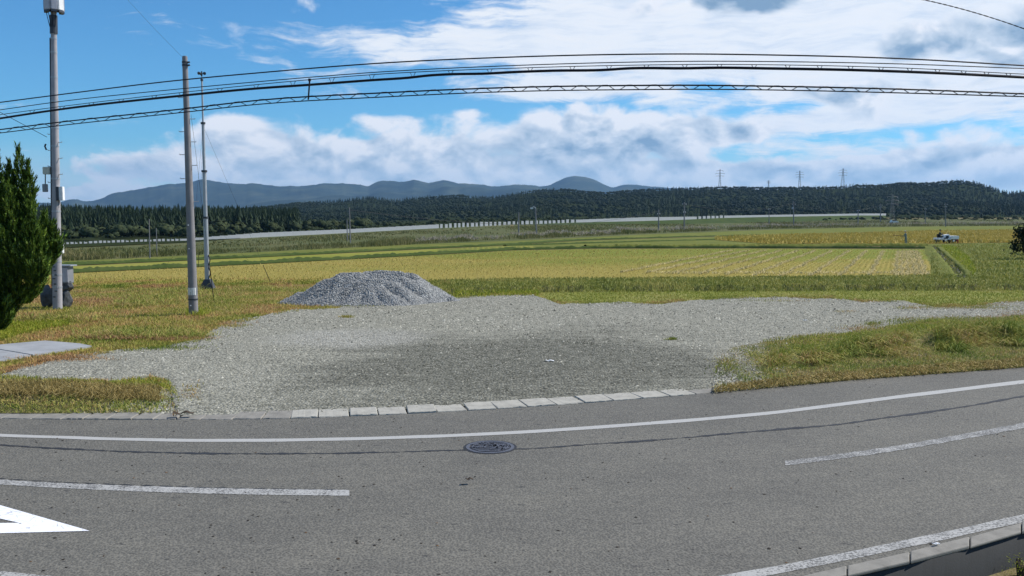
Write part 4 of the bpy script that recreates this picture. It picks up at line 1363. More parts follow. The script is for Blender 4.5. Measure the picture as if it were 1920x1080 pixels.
scatter_stones()
def build_grass():
    # matted verge at the left
    thinL = lambda x, v: RNG.random(len(x)) < np.clip((345 - x) / 90, 0.03, 1) * np.clip((1.04 - v) / 0.15, 0.2, 1)
    p = vergeL.scatter(15000, 1.0, lambda p, x, v: thinL(x, v))
    blades('verge_grass', p, 0.08, 0.022, 'grass_verge', 1.0)['label'] = 'short dry grass on the verge at the left of the road'
    p = vergeL.scatter(9000, 1.0, lambda p, x, v: (v > 0.28) & (v < 0.72) & (x < 300))
    blades('long_dry_grass', p, 0.20, 0.02, 'grass_dry', 1.2, dirn=-1.4)['label'] = 'long dry grass bent over on the left verge'
    p = vergeL.scatter(3500, 1.0, lambda p, x, v: (v > 0.72) & (x > 90))
    blades('fresh_grass', p, 0.09, 0.02, 'grass_bright', 0.6)['label'] = 'fresh green grass on top of the left verge'
    # bank at the right
    thinR = lambda x, v: RNG.random(len(x)) < np.clip((x - 1345 - 30 * v) / 130 + 0.25 * np.sin(x * .13 + v * 9), 0.02, 1) * np.clip((1.03 - v) / 0.12, 0.15, 1)
    p = vergeR.scatter(34000, 1.2, lambda p, x, v: (x < 2020) & thinR(x, v))
    blades('verge_grass', p, 0.085, 0.022, 'grass_verge', 0.9)['label'] = 'mixed short grass on the verge right of the lot'
    p = vergeR.scatter(10000, 1.2, lambda p, x, v: (v > 0.60) & (x < 2020) & thinR(x, v) & (np.sin(x * .03) + np.sin(v * 9 + x * .011) + RNG.normal(0, .8, len(x)) > -0.3))
    blades('fresh_grass', p, 0.075, 0.022, 'grass_bright', 0.7)['label'] = 'yellow green grass on top of the right bank'
    p = vergeR.scatter(7500, 1.2, lambda p, x, v: (np.sin(x * .021) + np.sin(x * .053 + 1) + np.sin(x * .13) * .5 > -0.7) & (np.abs(v - 0.50 + 0.05 * np.sin(x * .05)) < 0.11) & (x > 1440) & (x < 2020))
    blades('hanging_grass', p, 0.30, 0.024, 'grass_verge', 1.2, dirn=-1.5)['label'] = 'long grass hanging over the edge of the right bank'
    p = vergeR.scatter(6000, 1.2, lambda p, x, v: (v < 0.12) & (x < 2020))
    blades('edge_grass', p, 0.12, 0.024, 'grass_dry', 1.1, dirn=-1.5)['label'] = 'dry grass lying over the edge of the asphalt at the right'
    # ragged edges of the lot
    edge = []
    for rg, n in ((Region(-200, 335, lambda x: LOT_LO(x) + 5, lambda x: LOT_LO(x) - 5, 0.03), 1600), (Region(1430, 2000, lambda x: LOT_LO(x) + 6, lambda x: LOT_LO(x) - 7, 0.03), 3600),
                  (Region(-200, 560, lambda x: LOT_UP(x) + 5, lambda x: LOT_UP(x) - 6, 0.03), 4200), (Region(860, 2100, lambda x: LOT_UP(x) + 2.0, lambda x: LOT_UP(x) - 3, 0.03), 5200)):
        edge.append(rg.scatter(n, 1.0, lambda p, x, v: (np.sin(x * 0.11) + np.sin(x * 0.047) + RNG.normal(0, 1, len(x))) > -0.2))
    blades('lot_edge_grass', np.concatenate(edge), 0.09, 0.022, 'grass_lawn', 0.8)['label'] = 'tufts of grass creeping over the edge of the gravel'
    # weeds in the gravel
    spots = [(1585, 588, 26, 3), (1635, 610, 16, 4), (1700, 603, 30, 6), (1830, 580, 40, 3), (1700, 580, 30, 3), (650, 597, 12, 1.5), (360, 640, 45, 4), (1260, 640, 10, 2)]
    pts = []
    for cx, cy, rx, ry in spots:
        n = int(220)
        pts.append(hit(cx + RNG.normal(0, rx * .5, n), cy + RNG.normal(0, ry * .5, n), 0.03))
    for cx, cy, rx, ry, n in ((1760, 578, 60, 4, 700), (1850, 577, 70, 5, 900), (1800, 600, 80, 5, 900), (1700, 606, 60, 6, 700), (1900, 590, 50, 8, 700), (1620, 618, 50, 5, 500), (1450, 566, 90, 2, 300), (430, 612, 40, 5, 500), (300, 655, 80, 4, 500), (360, 740, 22, 14, 260), (1360, 690, 26, 18, 420)):
        pts.append(hit(cx + RNG.normal(0, rx * .55, n), cy + RNG.normal(0, ry * .6, n), 0.02))
    blades('gravel_weeds', np.concatenate(pts), 0.10, 0.02, 'grass_lawn', 0.7)['label'] = 'sparse weeds sprouting through the gravel'
    # lawn around the poles
    pad_top = curve([(-300, 640), (0, 646), (85, 638.5), (150, 644.5), (174, 650)])
    pad_bot = curve([(-300, 720), (0, 680), (62, 669), (174, 652)])
    def off_pad(p, x, v):
        y = lawn.lo(x) + (lawn.up(x) - lawn.lo(x)) * v
        return ~((x < 174) & (y > pad_top(x)) & (y < pad_bot(x)))
    p = lawn.scatter(70000, 1.5, off_pad)
    blades('lawn_grass', p, 0.10, 0.028, 'grass_lawn', 0.8)['label'] = 'mown yellow brown grass around the two poles'
    p = lawn_reach.scatter(16000, 1.2, lambda p, x, v: RNG.random(len(x)) < np.clip(1.05 - v, 0, 1) ** 1.6 * np.clip((840 - x) / 250, 0.1, 1))
    blades('field_edge_grass', p, 0.12, 0.045, 'grass_lawn', 0.8)['label'] = 'lawn grass thinning out into the stubble field'
    # heaps of cut grass lying on the lawn
    pts = []
    for cx, cy, rx, ry in ((290, 562, 60, 8), (345, 548, 40, 5), (250, 572, 40, 5), (215, 632, 55, 5), (330, 634, 60, 4), (120, 600, 90, 5), (400, 560, 60, 8), (470, 545, 50, 5)):
        n = 700
        q = hit(cx + RNG.normal(0, rx * .6, n), cy + RNG.normal(0, ry * .6, n), 0.02)
        q[:, 2] += np.abs(RNG.normal(0, .07, n))
        pts.append(q)
    blades('cut_grass', np.concatenate(pts), 0.16, 0.026, 'grass_verge', 1.6)['label'] = 'wilted cuttings lying on the lawn'
    q = []
    for cx, cy, rx, ry, n in ((345, 637, 46, 3.0, 1300), (215, 634, 55, 3.5, 1100), (120, 676, 70, 5, 900), (60, 560, 70, 8, 1200), (190, 566, 70, 8, 1400)):
        q.append(hit(cx + RNG.normal(0, rx * .6, n), cy + RNG.normal(0, ry * .6, n), 0.02))
    blades('withered_grass', np.concatenate(q), 0.10, 0.026, 'withered', 1.2)['label'] = 'reddish brown withered grass patches on the lawn'
    p = Region(1, 130, curve([(1, 640), (40, 626), (130, 610)]), curve([(1, 606), (40, 606), (130, 600)]), 0.0).scatter(2600, 1.0)
    blades('shade_grass', p, 0.14, 0.03, 'grass_bright', 0.6)['label'] = 'greener grass under the juniper'
    p = hit(372 + RNG.normal(0, 9, 260), 588 + RNG.normal(0, 3, 260), 0.0)
    blades('pole_foot_grass', p, 0.22, 0.025, 'grass_bright', 0.5)['label'] = 'green tuft at the foot of the plain pole'
    # strips behind the lot
    p = pale.scatter(22000, 1.5)
    blades('pale_grass', p, 0.07, 0.045, 'grass_pale', 0.7)['label'] = 'yellow green grass strip behind the gravel lot'
    p = hit(np.concatenate([RNG.uniform(850, 1010, 3000)]), np.concatenate([RNG.normal(551, 2.5, 3000)]), 0.0)
    blades('lush_grass', p, 0.16, 0.05, 'grass_bright', 0.6)['label'] = 'lush green patch right of the gravel heap'
    p = green1.scatter(30000, 1.5)
    blades('strip_grass', p, 0.14, 0.06, 'grass_green', 0.6)['label'] = 'darker grass strip in front of the stubble field'
    p = green1.scatter(2200, 1.5, lambda p, x, v: (v < 0.30) & (np.sin(x * 0.043) + np.sin(x * 0.11 + 2) + np.sin(x * .29) + RNG.normal(0, .9, len(x)) > 0.5))
    blades('strip_weeds', p, 0.22, 0.06, 'weeds', 0.6)['label'] = 'dark weed clumps along the near edge of the grass strip'
    p = meadow.scatter(26000, 1.8)
    blades('meadow_grass', p, 0.20, 0.08, 'grass_green', 0.6)['label'] = 'rough meadow grass right of the ditch'
    p = bright.scatter(6000, 1.8)
    blades('ditch_grass', p, 0.16, 0.08, 'grass_bright', 0.6)['label'] = 'bright green grass strip along the ditch'
build_grass()

def build_stubble():
    # rows of cut stalks
    d = np.array([0.4294, 1.0]) / math.hypot(0.4294, 1)
    nrm = np.array([d[1], -d[0]])
    rows = np.arange(-150, 60, 0.38)
    along = np.arange(28, 180, 0.38)
    A, B = np.meshgrid(rows, along)
    xy = A.ravel()[:, None] * nrm + B.ravel()[:, None] * d
    xy += RNG.normal(0, 0.05, xy.shape)
    z = gz(xy[:, 0], xy[:, 1])
    Y = xy[:, 1]
    ok = Y > 8
    xy, z, Y = xy[ok], z[ok], Y[ok]
    px = 960 + xy[:, 0] / Y * F
    py = HOR + (H - z) / Y * F
    ok = (px > -60) & (px < 1742) & (py < STUB_LO(px)) & (py > STUB_UP(px) + 0.5)
    ok &= RNG.random(len(px)) < np.clip(59.0 / Y, 0, 1) ** 1.2
    xy, z = xy[ok], z[ok]
    p = np.c_[xy, z]
    if len(p) > 60000: p = p[RNG.permutation(len(p))[:60000]]
    k = np.repeat(p, 2, axis=0)
    kx = 960 + k[:, 0] / k[:, 1] * F
    k = k[RNG.random(len(k)) < np.clip(1.15 - (kx - 900) / 800, 0.25, 1)]
    k[:, :2] += RNG.normal(0, 0.09, (len(k), 2))
    sc = np.clip(k[:, 1] / 50, 0.8, 2)
    blades('rice_stubble', k, 0.11, 0.045 * sc, 'stubble_blade', 0.4)['label'] = 'rows of cut rice stubble across the harvested field'
    # windrows of straw
    base = hit(1690, 500)[:2]
    offs = [K * o_ for o_ in list(np.arange(-1.9, -19, -1.75)) + [-0.35, 0.05, 0.45, 0.85, 1.2, 1.55]]
    pts = []
    for i, o in enumerate(offs):
        n = 1500
        t = RNG.uniform(-13, 36, n)
        q = base + np.outer(t, d) + nrm * o + RNG.normal(0, 0.04, (n, 2)) + np.outer(np.sin(t * .8 + i), nrm) * 0.06
        pts.append(q)
    pts.append(np.c_[RNG.uniform(8, 28, 900), RNG.normal(0, 0.4, 900) + 50.8])
    q = np.concatenate(pts)
    zz = gz(q[:, 0], q[:, 1])
    px = 960 + q[:, 0] / q[:, 1] * F
    py = HOR + (H - zz) / q[:, 1] * F
    ok = (px < 1744) & (py < STUB_LO(px) - 1) & (py > STUB_UP(px) + 4)
    q = np.c_[q, zz + 0.02][ok]
    blades('straw_windrows', q, 0.17, 0.07, 'straw', 1.5, dirn=math.atan2(d[1], d[0]))['label'] = 'pale rows of straw left on the harvested field'
    p = ripe.scatter(22000, 1.0)
    blades('ripe_rice', p, 0.50, 0.24, 'rice_ear', 0.5)['label'] = 'ripe golden rice standing in the far field'
build_stubble()

# ================================================================== POLES
def lean_pts(base, top, k):
    return [Vector(base).lerp(Vector(top), i / k) for i in range(k + 1)]

def collar(c, r, h, axis=(0, 0, 1), n=16):
    c = Vector(c); a = Vector(axis).normalized()
    return MB().tube([c - a * h / 2, c + a * h / 2], r, n)

def step_bolt(p, ang, L=0.18):
    p = Vector(p)
    e = p + Vector((math.cos(ang), math.sin(ang), 0)) * L
    return MB().tube([p, e, e + Vector((0, 0, 0.035))], 0.012, 6)

def build_antenna_pole():
    b = Vector(hit(108, 578.5))
    t = at(99, -70, b.y)
    root = empty('antenna_pole', tuple(b), 'tall concrete pole with antennas at its top beside the juniper', 'utility pole')
    ax = (t - b)
    P = lambda z: ax * (z / ax.z)                       # local point at height z
    Rz = lambda z: 0.161 - 0.0068 * z
    hs = np.linspace(-0.3, 11.6, 14)
    MB().tube([P(h) for h in hs], [Rz(max(h, 0)) for h in hs], 20).build('shaft', 'pale_pole_concrete', root, True)
    zy = lambda y: at(105, y, b.y).z
    # steel bands
    for y in (538, 515, 490, 396, 335, 274, 240, 190, 145, 98, 72):
        z = zy(y)
        collar(P(z), Rz(z) + 0.008, 0.05, ax).build('band', 'galvanised', root)
    # black climbing grips and wear on the lower shaft
    for i in range(9):
        z = zy(372 - i * 15.0)
        step_bolt(P(z) + Vector((Rz(z) * (1 if i % 2 else -1) * .95, -0.03, 0)), 0 if i % 2 else math.pi, 0.13).build('step_bolt', 'galvanised', root)
    for i, y in enumerate((500, 507, 515, 522, 532, 545, 556)):
        z = zy(y)
        MB().box(P(z) + Vector((0.03 * (i % 3 - 1), -Rz(z) - 0.002, 0)), (0.09, 0.02, 0.035)).build('marker_strip', 'dark_steel', root)
    # sector antennas
    zt = zy(21)
    for i, a in enumerate((-2.7, -1.9, -1.1, -0.3, 0.8, 2.1)):
        d = Vector((math.cos(a), math.sin(a), 0))
        c = P(zt + 0.82) + d * 0.25
        n = MB().box(c, (0.14, 0.25 if i % 2 else 0.20, 1.64), a, 0.025).build('panel_antenna', 'antenna_grey' if i not in (3,) else 'white_plastic', root)
        MB().tube([P(zt + 0.3), P(zt + 0.3) + d * 0.20], 0.02, 8).build('antenna_bracket', 'dark_steel', root)
        MB().box(c + Vector((0, 0, -0.85)), (0.12, 0.18, 0.07), a).build('connector_plate', 'dark_steel', root)
    # head cables in a bundle down to the grip
    for i in range(4):
        a = -2.4 + i * 0.55
        e = Vector((math.cos(a), math.sin(a), 0))
        MB().tube([P(zt + 0.05) + e * 0.25, P(zt - 0.2) + e * 0.20, P(zt - 0.55) + e * 0.12], 0.012, 6).build('cable', 'cable_black', root)
    collar(P(zt - 0.45), 0.125, 0.62, ax).build('cable_sleeve', 'dark_steel', root)
    # conduit down the left of the shaft
    MB().tube([P(z) + Vector((-Rz(z) - 0.02, -0.02, 0)) for z in np.linspace(0.4, zt - 0.9, 16)], 0.022, 8).build('conduit', 'dark_steel', root)
    # boxes on the shaft
    def boxat(x0, x1, y0, y1, mat, nm, dep=0.16, dy=-0.05):
        a, c = at(x0, y1, b.y + dy), at(x1, y0, b.y + dy)
        m = (a + c) / 2 - b
        o = MB().box(m, (c.x - a.x, dep, c.z - a.z), 0, 0.012).build(nm, mat, root)
        return o, m, c.x - a.x, c.z - a.z
    o, m, w, h = boxat(82, 94, 313, 327, 'cream_plastic', 'junction_box')
    boxat(81.5, 88, 345, 360, 'grey_metal', 'closure')
    o, m, w, h = boxat(108, 119, 350, 376, 'white_plastic', 'radio_unit')
    MB().box(m + Vector((-w * 0.30, -0.085, 0)), (w * 0.4, 0.02, h), 0).build('shade_plate', 'dark_steel', o)
    o, m, w, h = boxat(110, 118, 459, 475, 'white_plastic', 'meter_box')
    MB().tube([m + Vector((0, -0.078, -0.02)), m + Vector((0, -0.09, -0.02))], 0.04, 12).build('meter_dial', 'dark_steel', o)
    for (xx, y0, y1) in ((110.5, 475, 497), (85, 327, 345), (110, 376, 390)):
        MB().tube([at(xx, y0, b.y - .05) - b, at(xx, y1, b.y - .05) - b], 0.018, 8).build('cable', 'dark_steel', root)
    MB().tube([at(86, 270, b.y) - b, at(84, 274, b.y) - b, at(87, 281, b.y) - b], 0.03, 8).build('insulator', 'dark_steel', root)
    # cabinet and boulders beside it
    def thing_box():
        c0, c1 = at(112, 531, b.y + 0.7), at(131, 499, b.y + 0.7)
        m = Vector(((c0.x + c1.x) / 2, b.y + 0.75, c0.z))
        cab = empty('equipment_cabinet', tuple(m), 'small grey equipment cabinet with flat lid standing on the stacked rocks', 'cabinet')
        w, h = c1.x - c0.x, c1.z - c0.z
        MB().box((0, 0, h / 2), (w, 0.42, h), 0, 0.015).build('body', 'grey_metal', cab)
        MB().box((0.05, -0.02, h + 0.02), (w + 0.16, 0.52, 0.045), 0, 0.01).build('lid', 'galvanised', cab)
        MB().box((0.06, -0.215, h * 0.5), (w * 0.68, 0.02, h * 0.8), 0).build('door', 'antenna_grey', cab)
    thing_box()
    def rock(x0, x1, y0, y1, dy, seed, label, sup=0.0):
        a, c = at(x0, y1, b.y + dy), at(x1, y0, b.y + dy)
        w, h = c.x - a.x, c.z - a.z
        bm = bmesh.new()
        bmesh.ops.create_icosphere(bm, subdivisions=3, radius=0.5)
        r = random.Random(seed)
        dirs = [(Vector((r.gauss(0, 1), r.gauss(0, 1), r.gauss(0, 1))).normalized(), r.uniform(0.27, 0.42)) for _ in range(24)]
        for v in bm.verts:
            for d, l in dirs:
                k = v.co.dot(d)
                if k > l: v.co -= d * (k - l) * 0.85
            v.co *= 1 + 0.05 * math.sin(v.co.x * 17 + seed) * math.sin(v.co.z * 15 + seed) + r.uniform(-.02, .02)
        zmin = min(v.co.z for v in bm.verts); zmax = max(v.co.z for v in bm.verts)
        xs = max(abs(v.co.x) for v in bm.verts) * 2
        for v in bm.verts:
            v.co = Vector((v.co.x * w / xs, v.co.y * max(w, h * .7), (v.co.z - zmin) * h / (zmax - zmin)))
        me = bpy.data.meshes.new('boulder')
        bm.to_mesh(me); bm.free()
        o = link('boulder', me, 'grey_rock')
        o.location = ((a.x + c.x) / 2, b.y + dy, max(a.z, -0.05) if sup == 0 else a.z)
        setprops(o, label, 'boulder', 'dark boulders around the antenna pole')
    rock(77, 103, 533, 578, 0.55, 1, 'dark grey boulder left of the antenna pole under the juniper')
    rock(111, 134, 544, 578, 0.60, 2, 'dark grey boulder right of the antenna pole on the ground')
    rock(109, 138, 526, 549, 0.72, 3, 'dark grey boulder under the cabinet, topmost of the pile', 1)
build_antenna_pole()

def build_plain_pole():
    b = Vector(hit(363, 588.5))
    t = at(346.5, 107, b.y)
    root = empty('utility_pole', tuple(b), 'plain grey concrete pole with step bolts standing at the edge of the lot', 'utility pole')
    ax = t - b
    P = lambda z: ax * (z / ax.z)
    hs = np.linspace(-0.3, ax.z, 12)
    Rz = lambda z: 0.152 - 0.0082 * z
    MB().tube([P(h) for h in hs], [Rz(max(h, 0)) for h in hs], 24).build('shaft', 'pole_concrete', root, True)
    collar(P(ax.z + 0.015), Rz(ax.z) * 0.9, 0.03, ax).build('top_cap', 'grey_metal', root)
    zy = lambda y: at(350, y, b.y).z
    for y in (117, 122.5):
        z = zy(y)
        collar(P(z), Rz(z) + 0.014, 0.06, ax).build('band', 'dark_steel', root)
        MB().box(P(z) + Vector((Rz(z) + 0.03, -0.02, 0)), (0.10, 0.05, 0.05)).build('bolt_lug', 'dark_steel', root)
    for y, s in ((223, 1), (266, 1), (310, 1), (247, -1), (290, -1), (335, -1), (183, -1), (378, 1)):
        z = zy(y)
        step_bolt(P(z) + Vector((Rz(z) * s * 0.95, -0.02, 0)), 0.25 if s > 0 else math.pi - 0.1, 0.17).build('step_bolt', 'galvanised', root)
    for y in (422, 466, 545, 572):
        z = zy(y)
        MB().tube([P(z) + Vector((-0.03, -Rz(z) + 0.01, 0)), P(z) + Vector((-0.03, -Rz(z) - 0.02, 0))], 0.022, 10).build('plug', 'white_plastic', root)
    z = zy(546)
    collar(P(z), Rz(z) + 0.004, 0.26, ax, 24).build('warning_band', 'grey_metal', root)
    for k in range(5):
        a = -2.4 + k * 0.42
        MB().box(P(z) + Vector((math.cos(a) * (Rz(z) + 0.005), math.sin(a) * (Rz(z) + 0.005), 0)), (0.012, 0.045, 0.24), a).build('reflective_strip', 'yellow_band', root)
    z = zy(563)
    collar(P(zy(561)), Rz(z) + 0.010, 0.05, ax, 24).build('band', 'dark_steel', root)
    # stay wire with its guard
    s = P(zy(215)) + Vector((Rz(4) + .02, 0, 0))
    e = Vector(hit(401, 563)) - b
    MB().tube([s, s.lerp(e, 0.75)], 0.0045, 5).build('stay_wire', 'dark_steel', root)
    MB().tube([s.lerp(e, 0.78), e], 0.016, 8).build('stay_guard', 'black_rubber', root)
    g0 = P(zy(112)); g1 = at(236, -6, b.y + 3) - b
    MB().tube([g0, g0.lerp(g1, .5) - Vector((0, 0, .05)), g1 + (g1 - g0) * 2], 0.0035, 5).build('stay_wire', 'dark_steel', root)
build_plain_pole()

def build_mast():
    b = Vector(hit(389, 541))
    t = at(378.5, 150, b.y)
    root = empty('weather_mast', tuple(b), 'slim stepped steel mast with anemometer cups and guy wires', 'mast')
    ax = t - b
    P = lambda z: ax * (z / ax.z)
    zy = lambda y: at(380, y, b.y).z
    secs = ((0.0, zy(408), 0.125), (zy(408), zy(321), 0.105), (zy(321), zy(231), 0.078), (zy(231), zy(150), 0.048), (zy(150), zy(139), 0.022))
    secs = [(a_, b_, r_ * K) for a_, b_, r_ in secs]
    for z0, z1, r in secs:
        MB().tube([P(z0), P(z1)], r, 14).build('mast_tube', 'galvanised', root, True)
    for y, r in ((408, 0.12), (321, 0.125), (231, 0.10), (150, 0.06)):
        z = zy(y)
        collar(P(z), r, 0.09, ax).build('coupling', 'dark_steel', root)
    # anemometer
    z = zy(138)
    c = P(z)
    an = MB().tube([c - Vector((0, 0, .12)), c + Vector((0, 0, .10))], 0.03, 10).build('anemometer', 'dark_steel', root)
    for k in range(3):
        a = k * 2.09 + 0.1
        d = Vector((math.cos(a), math.sin(a), 0))
        MB().tube([c, c + d * 0.13], 0.012, 6).build('cup_arm', 'dark_steel', an)
        MB().tube([c + d * 0.13 + Vector((-d.y, d.x, 0)) * k_ for k_ in (-0.06, -0.02, 0.03, 0.06)], [0.07, 0.065, 0.045, 0.01], 10).build('cup', 'dark_steel', an)
    # guys and anchor guards
    s = P(zy(236))
    for (x, y) in ((507, 529), (352, 548), (372, 500)):
        e = Vector(hit(x, y)) - b
        MB().tube([s, s.lerp(e, 0.86)], 0.004, 5).build('guy_wire', 'dark_steel', root)
        MB().tube([s.lerp(e, 0.88), e], 0.016, 8).build('guy_guard', 'black_rubber', root)
    s = P(zy(406))
    for (x, y) in ((440, 462), (340, 462)):
        e = at(x, y, b.y + 2.0) - b
        MB().tube([s, e, e + (e - s) * 0.8], 0.004, 5).build('guy_wire', 'dark_steel', root)
    # foot
    MB().poly([(-0.32, -0.25, -0.05), (0.32, -0.25, -0.05), (0.32, 0.25, -0.05), (-0.32, 0.25, -0.05), (-0.10, -0.14, 0.42), (0.16, -0.14, 0.42), (0.16, 0.14, 0.42), (-0.10, 0.14, 0.42)],
              [(3, 2, 1, 0), (4, 5, 6, 7), (0, 1, 5, 4), (1, 2, 6, 5), (2, 3, 7, 6), (3, 0, 4, 7)]).build('footing', 'dark_steel', root)
    # sensor cable wound down beside the mast
    pts = [P(z) + Vector((0.125 + 0.04 * math.sin(z * 11), -0.05, 0)) for z in np.linspace(0.05, zy(478), 26)]
    MB().tube(pts, 0.022, 6).build('sensor_cable', 'black_rubber', root)
build_mast()

# ================================================================== OVERHEAD WIRES along the road
WY = curve([(-700, 15.2), (-500, 13.5), (-200, 11.5), (0, 10.3), (400, 9.0), (800, 8.2), (1250, 7.7), (1600, 7.6), (1920, 7.7), (2300, 8.4), (2800, 9.8)])
def wire_pts(pts, n=140, x0=-600, x1=2700, dy=0.0):
    c = scurve(pts)
    lo, hi = pts[0], pts[-1]
    sl = (pts[1][1] - lo[1]) / (pts[1][0] - lo[0]); sh = (hi[1] - pts[-2][1]) / (hi[0] - pts[-2][0])
    out = []
    for x in np.linspace(x0, x1, n):
        y = float(c(x)) if lo[0] <= x <= hi[0] else (lo[1] + sl * (x - lo[0]) if x < lo[0] else hi[1] + sh * (x - hi[0]))
        out.append(at(x, y, float(WY(x)) + dy))
    return out
W1 = [(0, 192), (100, 179), (345, 149.5), (480, 137), (720, 118), (960, 107), (1200, 101.6), (1280, 101.2), (1440, 103), (1680, 109.5), (1920, 123)]
W2 = [(0, 206), (100, 192), (345, 166), (480, 153.5), (720, 134.5), (960, 123), (1200, 116.2), (1320, 114.8), (1440, 115.4), (1680, 119.6), (1920, 128.5)]
W3 = [(0, 215), (100, 201.5), (345, 173), (480, 158.8), (720, 138.5), (960, 128), (1200, 122), (1320, 120.8), (1440, 121.4), (1680, 127), (1920, 139)]
CAB = [(0, 222), (100, 206.8), (345, 179), (480, 166), (580, 159), (697, 150.3), (767, 145.6), (805, 141.4), (842, 139.3), (910, 138), (960, 135.3), (1035, 132.6), (1135, 131), (1177, 128.3), (1285, 128), (1347, 127), (1440, 128.3), (1600, 131.3), (1760, 137), (1920, 145)]
LU = [(0, 243), (100, 230.5), (345, 204), (480, 188.5), (720, 174), (960, 164), (1200, 160.2), (1320, 160), (1440, 161.6), (1680, 167), (1920, 176)]
LL = [(0, 249.5), (100, 237), (345, 210.5), (480, 196), (720, 181.8), (960, 171.6), (1200, 168), (1320, 167.4), (1440, 168.6), (1680, 174), (1920, 181.2)]
def wire(name, pts, r, label, dy=0.0, n=140):
    o = MB().tube(wire_pts(pts, n, dy=dy), r, 6).build(name, 'cable_black')
    setprops(o, label, 'cable', 'overhead lines along the road')
    return o
wire('overhead_wire', W1, 0.0065, 'single dark wire running above all the other overhead lines', 0.5)
wire('overhead_wire', W2, 0.0044, 'thin wire, second from the top of the overhead lines', 0.3)
def cable_bundle():
    root = empty('telephone_cable', tuple(wire_pts(CAB, 3)[1]), 'thick black cable hung by clips from a thin messenger wire', 'cable', 'overhead lines along the road')
    o = -root.location
    MB().tube([p + o for p in wire_pts(CAB, 240)], 0.0118, 8).build('cable_sheath', 'cable_black', root, True)
    MB().tube([p + o for p in wire_pts(W3)], 0.0036, 6).build('messenger_wire', 'cable_black', root)
    cc, mc = scurve(CAB), scurve(W3)
    for x in (60, 116, 171, 227, 289, 340, 412, 480, 549, 622, 697, 774, 845, 918, 994, 1073, 1142, 1212, 1284, 1349, 1414, 1477, 1537, 1595, 1652, 1706, 1758, 1807, 1850, 1891):
        Y = float(WY(x))
        p, a, b = at(x, float(cc(x)) + 1.6, Y), at(x - 5, float(mc(x)), Y), at(x + 5, float(mc(x)), Y)
        MB().tube([a + o, p + o, b + o], 0.0032, 5).build('hanger_clip', 'cable_black', root)
cable_bundle()
def spiral_pair():
    DY = -0.3
    root = empty('spiral_hung_cable', tuple(wire_pts(LU, 3)[1]), 'lowest overhead line, two cables laced together by a zigzag spiral', 'cable', 'overhead lines along the road')
    o = -root.location
    MB().tube([p + o for p in wire_pts(LU, 180, dy=DY)], 0.0066, 6).build('upper_cable', 'cable_black', root)
    MB().tube([p + o for p in wire_pts(LL, 180, dy=DY)], 0.005, 6).build('lower_cable', 'cable_black', root)
    u, l = scurve(LU), scurve(LL)
    pts = []
    x = -20.0
    k = 0
    while x < 1960:
        Y = float(WY(x)) + DY
        # flat along one cable, slanting to the other
        yy = float(u(max(0, min(1920, x)))) if k % 4 in (0, 1) else float(l(max(0, min(1920, x))))
        pts.append(at(x, yy - (1.2 if k % 4 in (0, 1) else 0), Y + (0.02 if k % 2 else -0.02)) + o)
        x += 9 if k % 2 == 0 else 14
        k += 1
    MB().tube(pts, 0.0032, 5).build('lacing_spiral', 'cable_black', root)
    Y = float(WY(580)) + DY
    MB().tube([at(580.5, 148, Y) + o, at(580, 160, Y) + o, at(578, 187, Y) + o], 0.0075, 6).build('spacer_rod', 'cable_black', root)
    MB().tube([at(580.5, 147.5, Y) + o, at(580.5, 152, Y) + o], 0.014, 6).build('spacer_clamp', 'cable_black', root)
spiral_pair()
def loose_wires():
    # twisted service wire crossing the upper right corner
    n = 90
    A, B = at(1560, -24, 9.0), at(2060, 112, 8.0)
    m = MB()
    for ph in (0, math.pi):
        pts = []
        for i in range(n * 3 + 1):
            t = i / (n * 3)
            p = A.lerp(B, t) - Vector((0, 0, 0.12 * 4 * t * (1 - t) * -1))
            a = t * n * 1.6 + ph
            pts.append(p + Vector((0, math.cos(a), math.sin(a))) * 0.003)
        m.tube(pts, 0.0026, 5)
    o = m.build('service_wire', 'cable_black')
    setprops(o, 'twisted service wire crossing the sky at the upper right', 'cable')
    A, B = at(-90, 156, 31.0), at(88, 257, 31.7)
    o = MB().tube([A, A.lerp(B, .5) - Vector((0, 0, .06)), B], 0.010, 6).build('drop_wire', 'cable_black')
    setprops(o, 'thin wire slanting down to the antenna pole from the left', 'cable')
loose_wires()

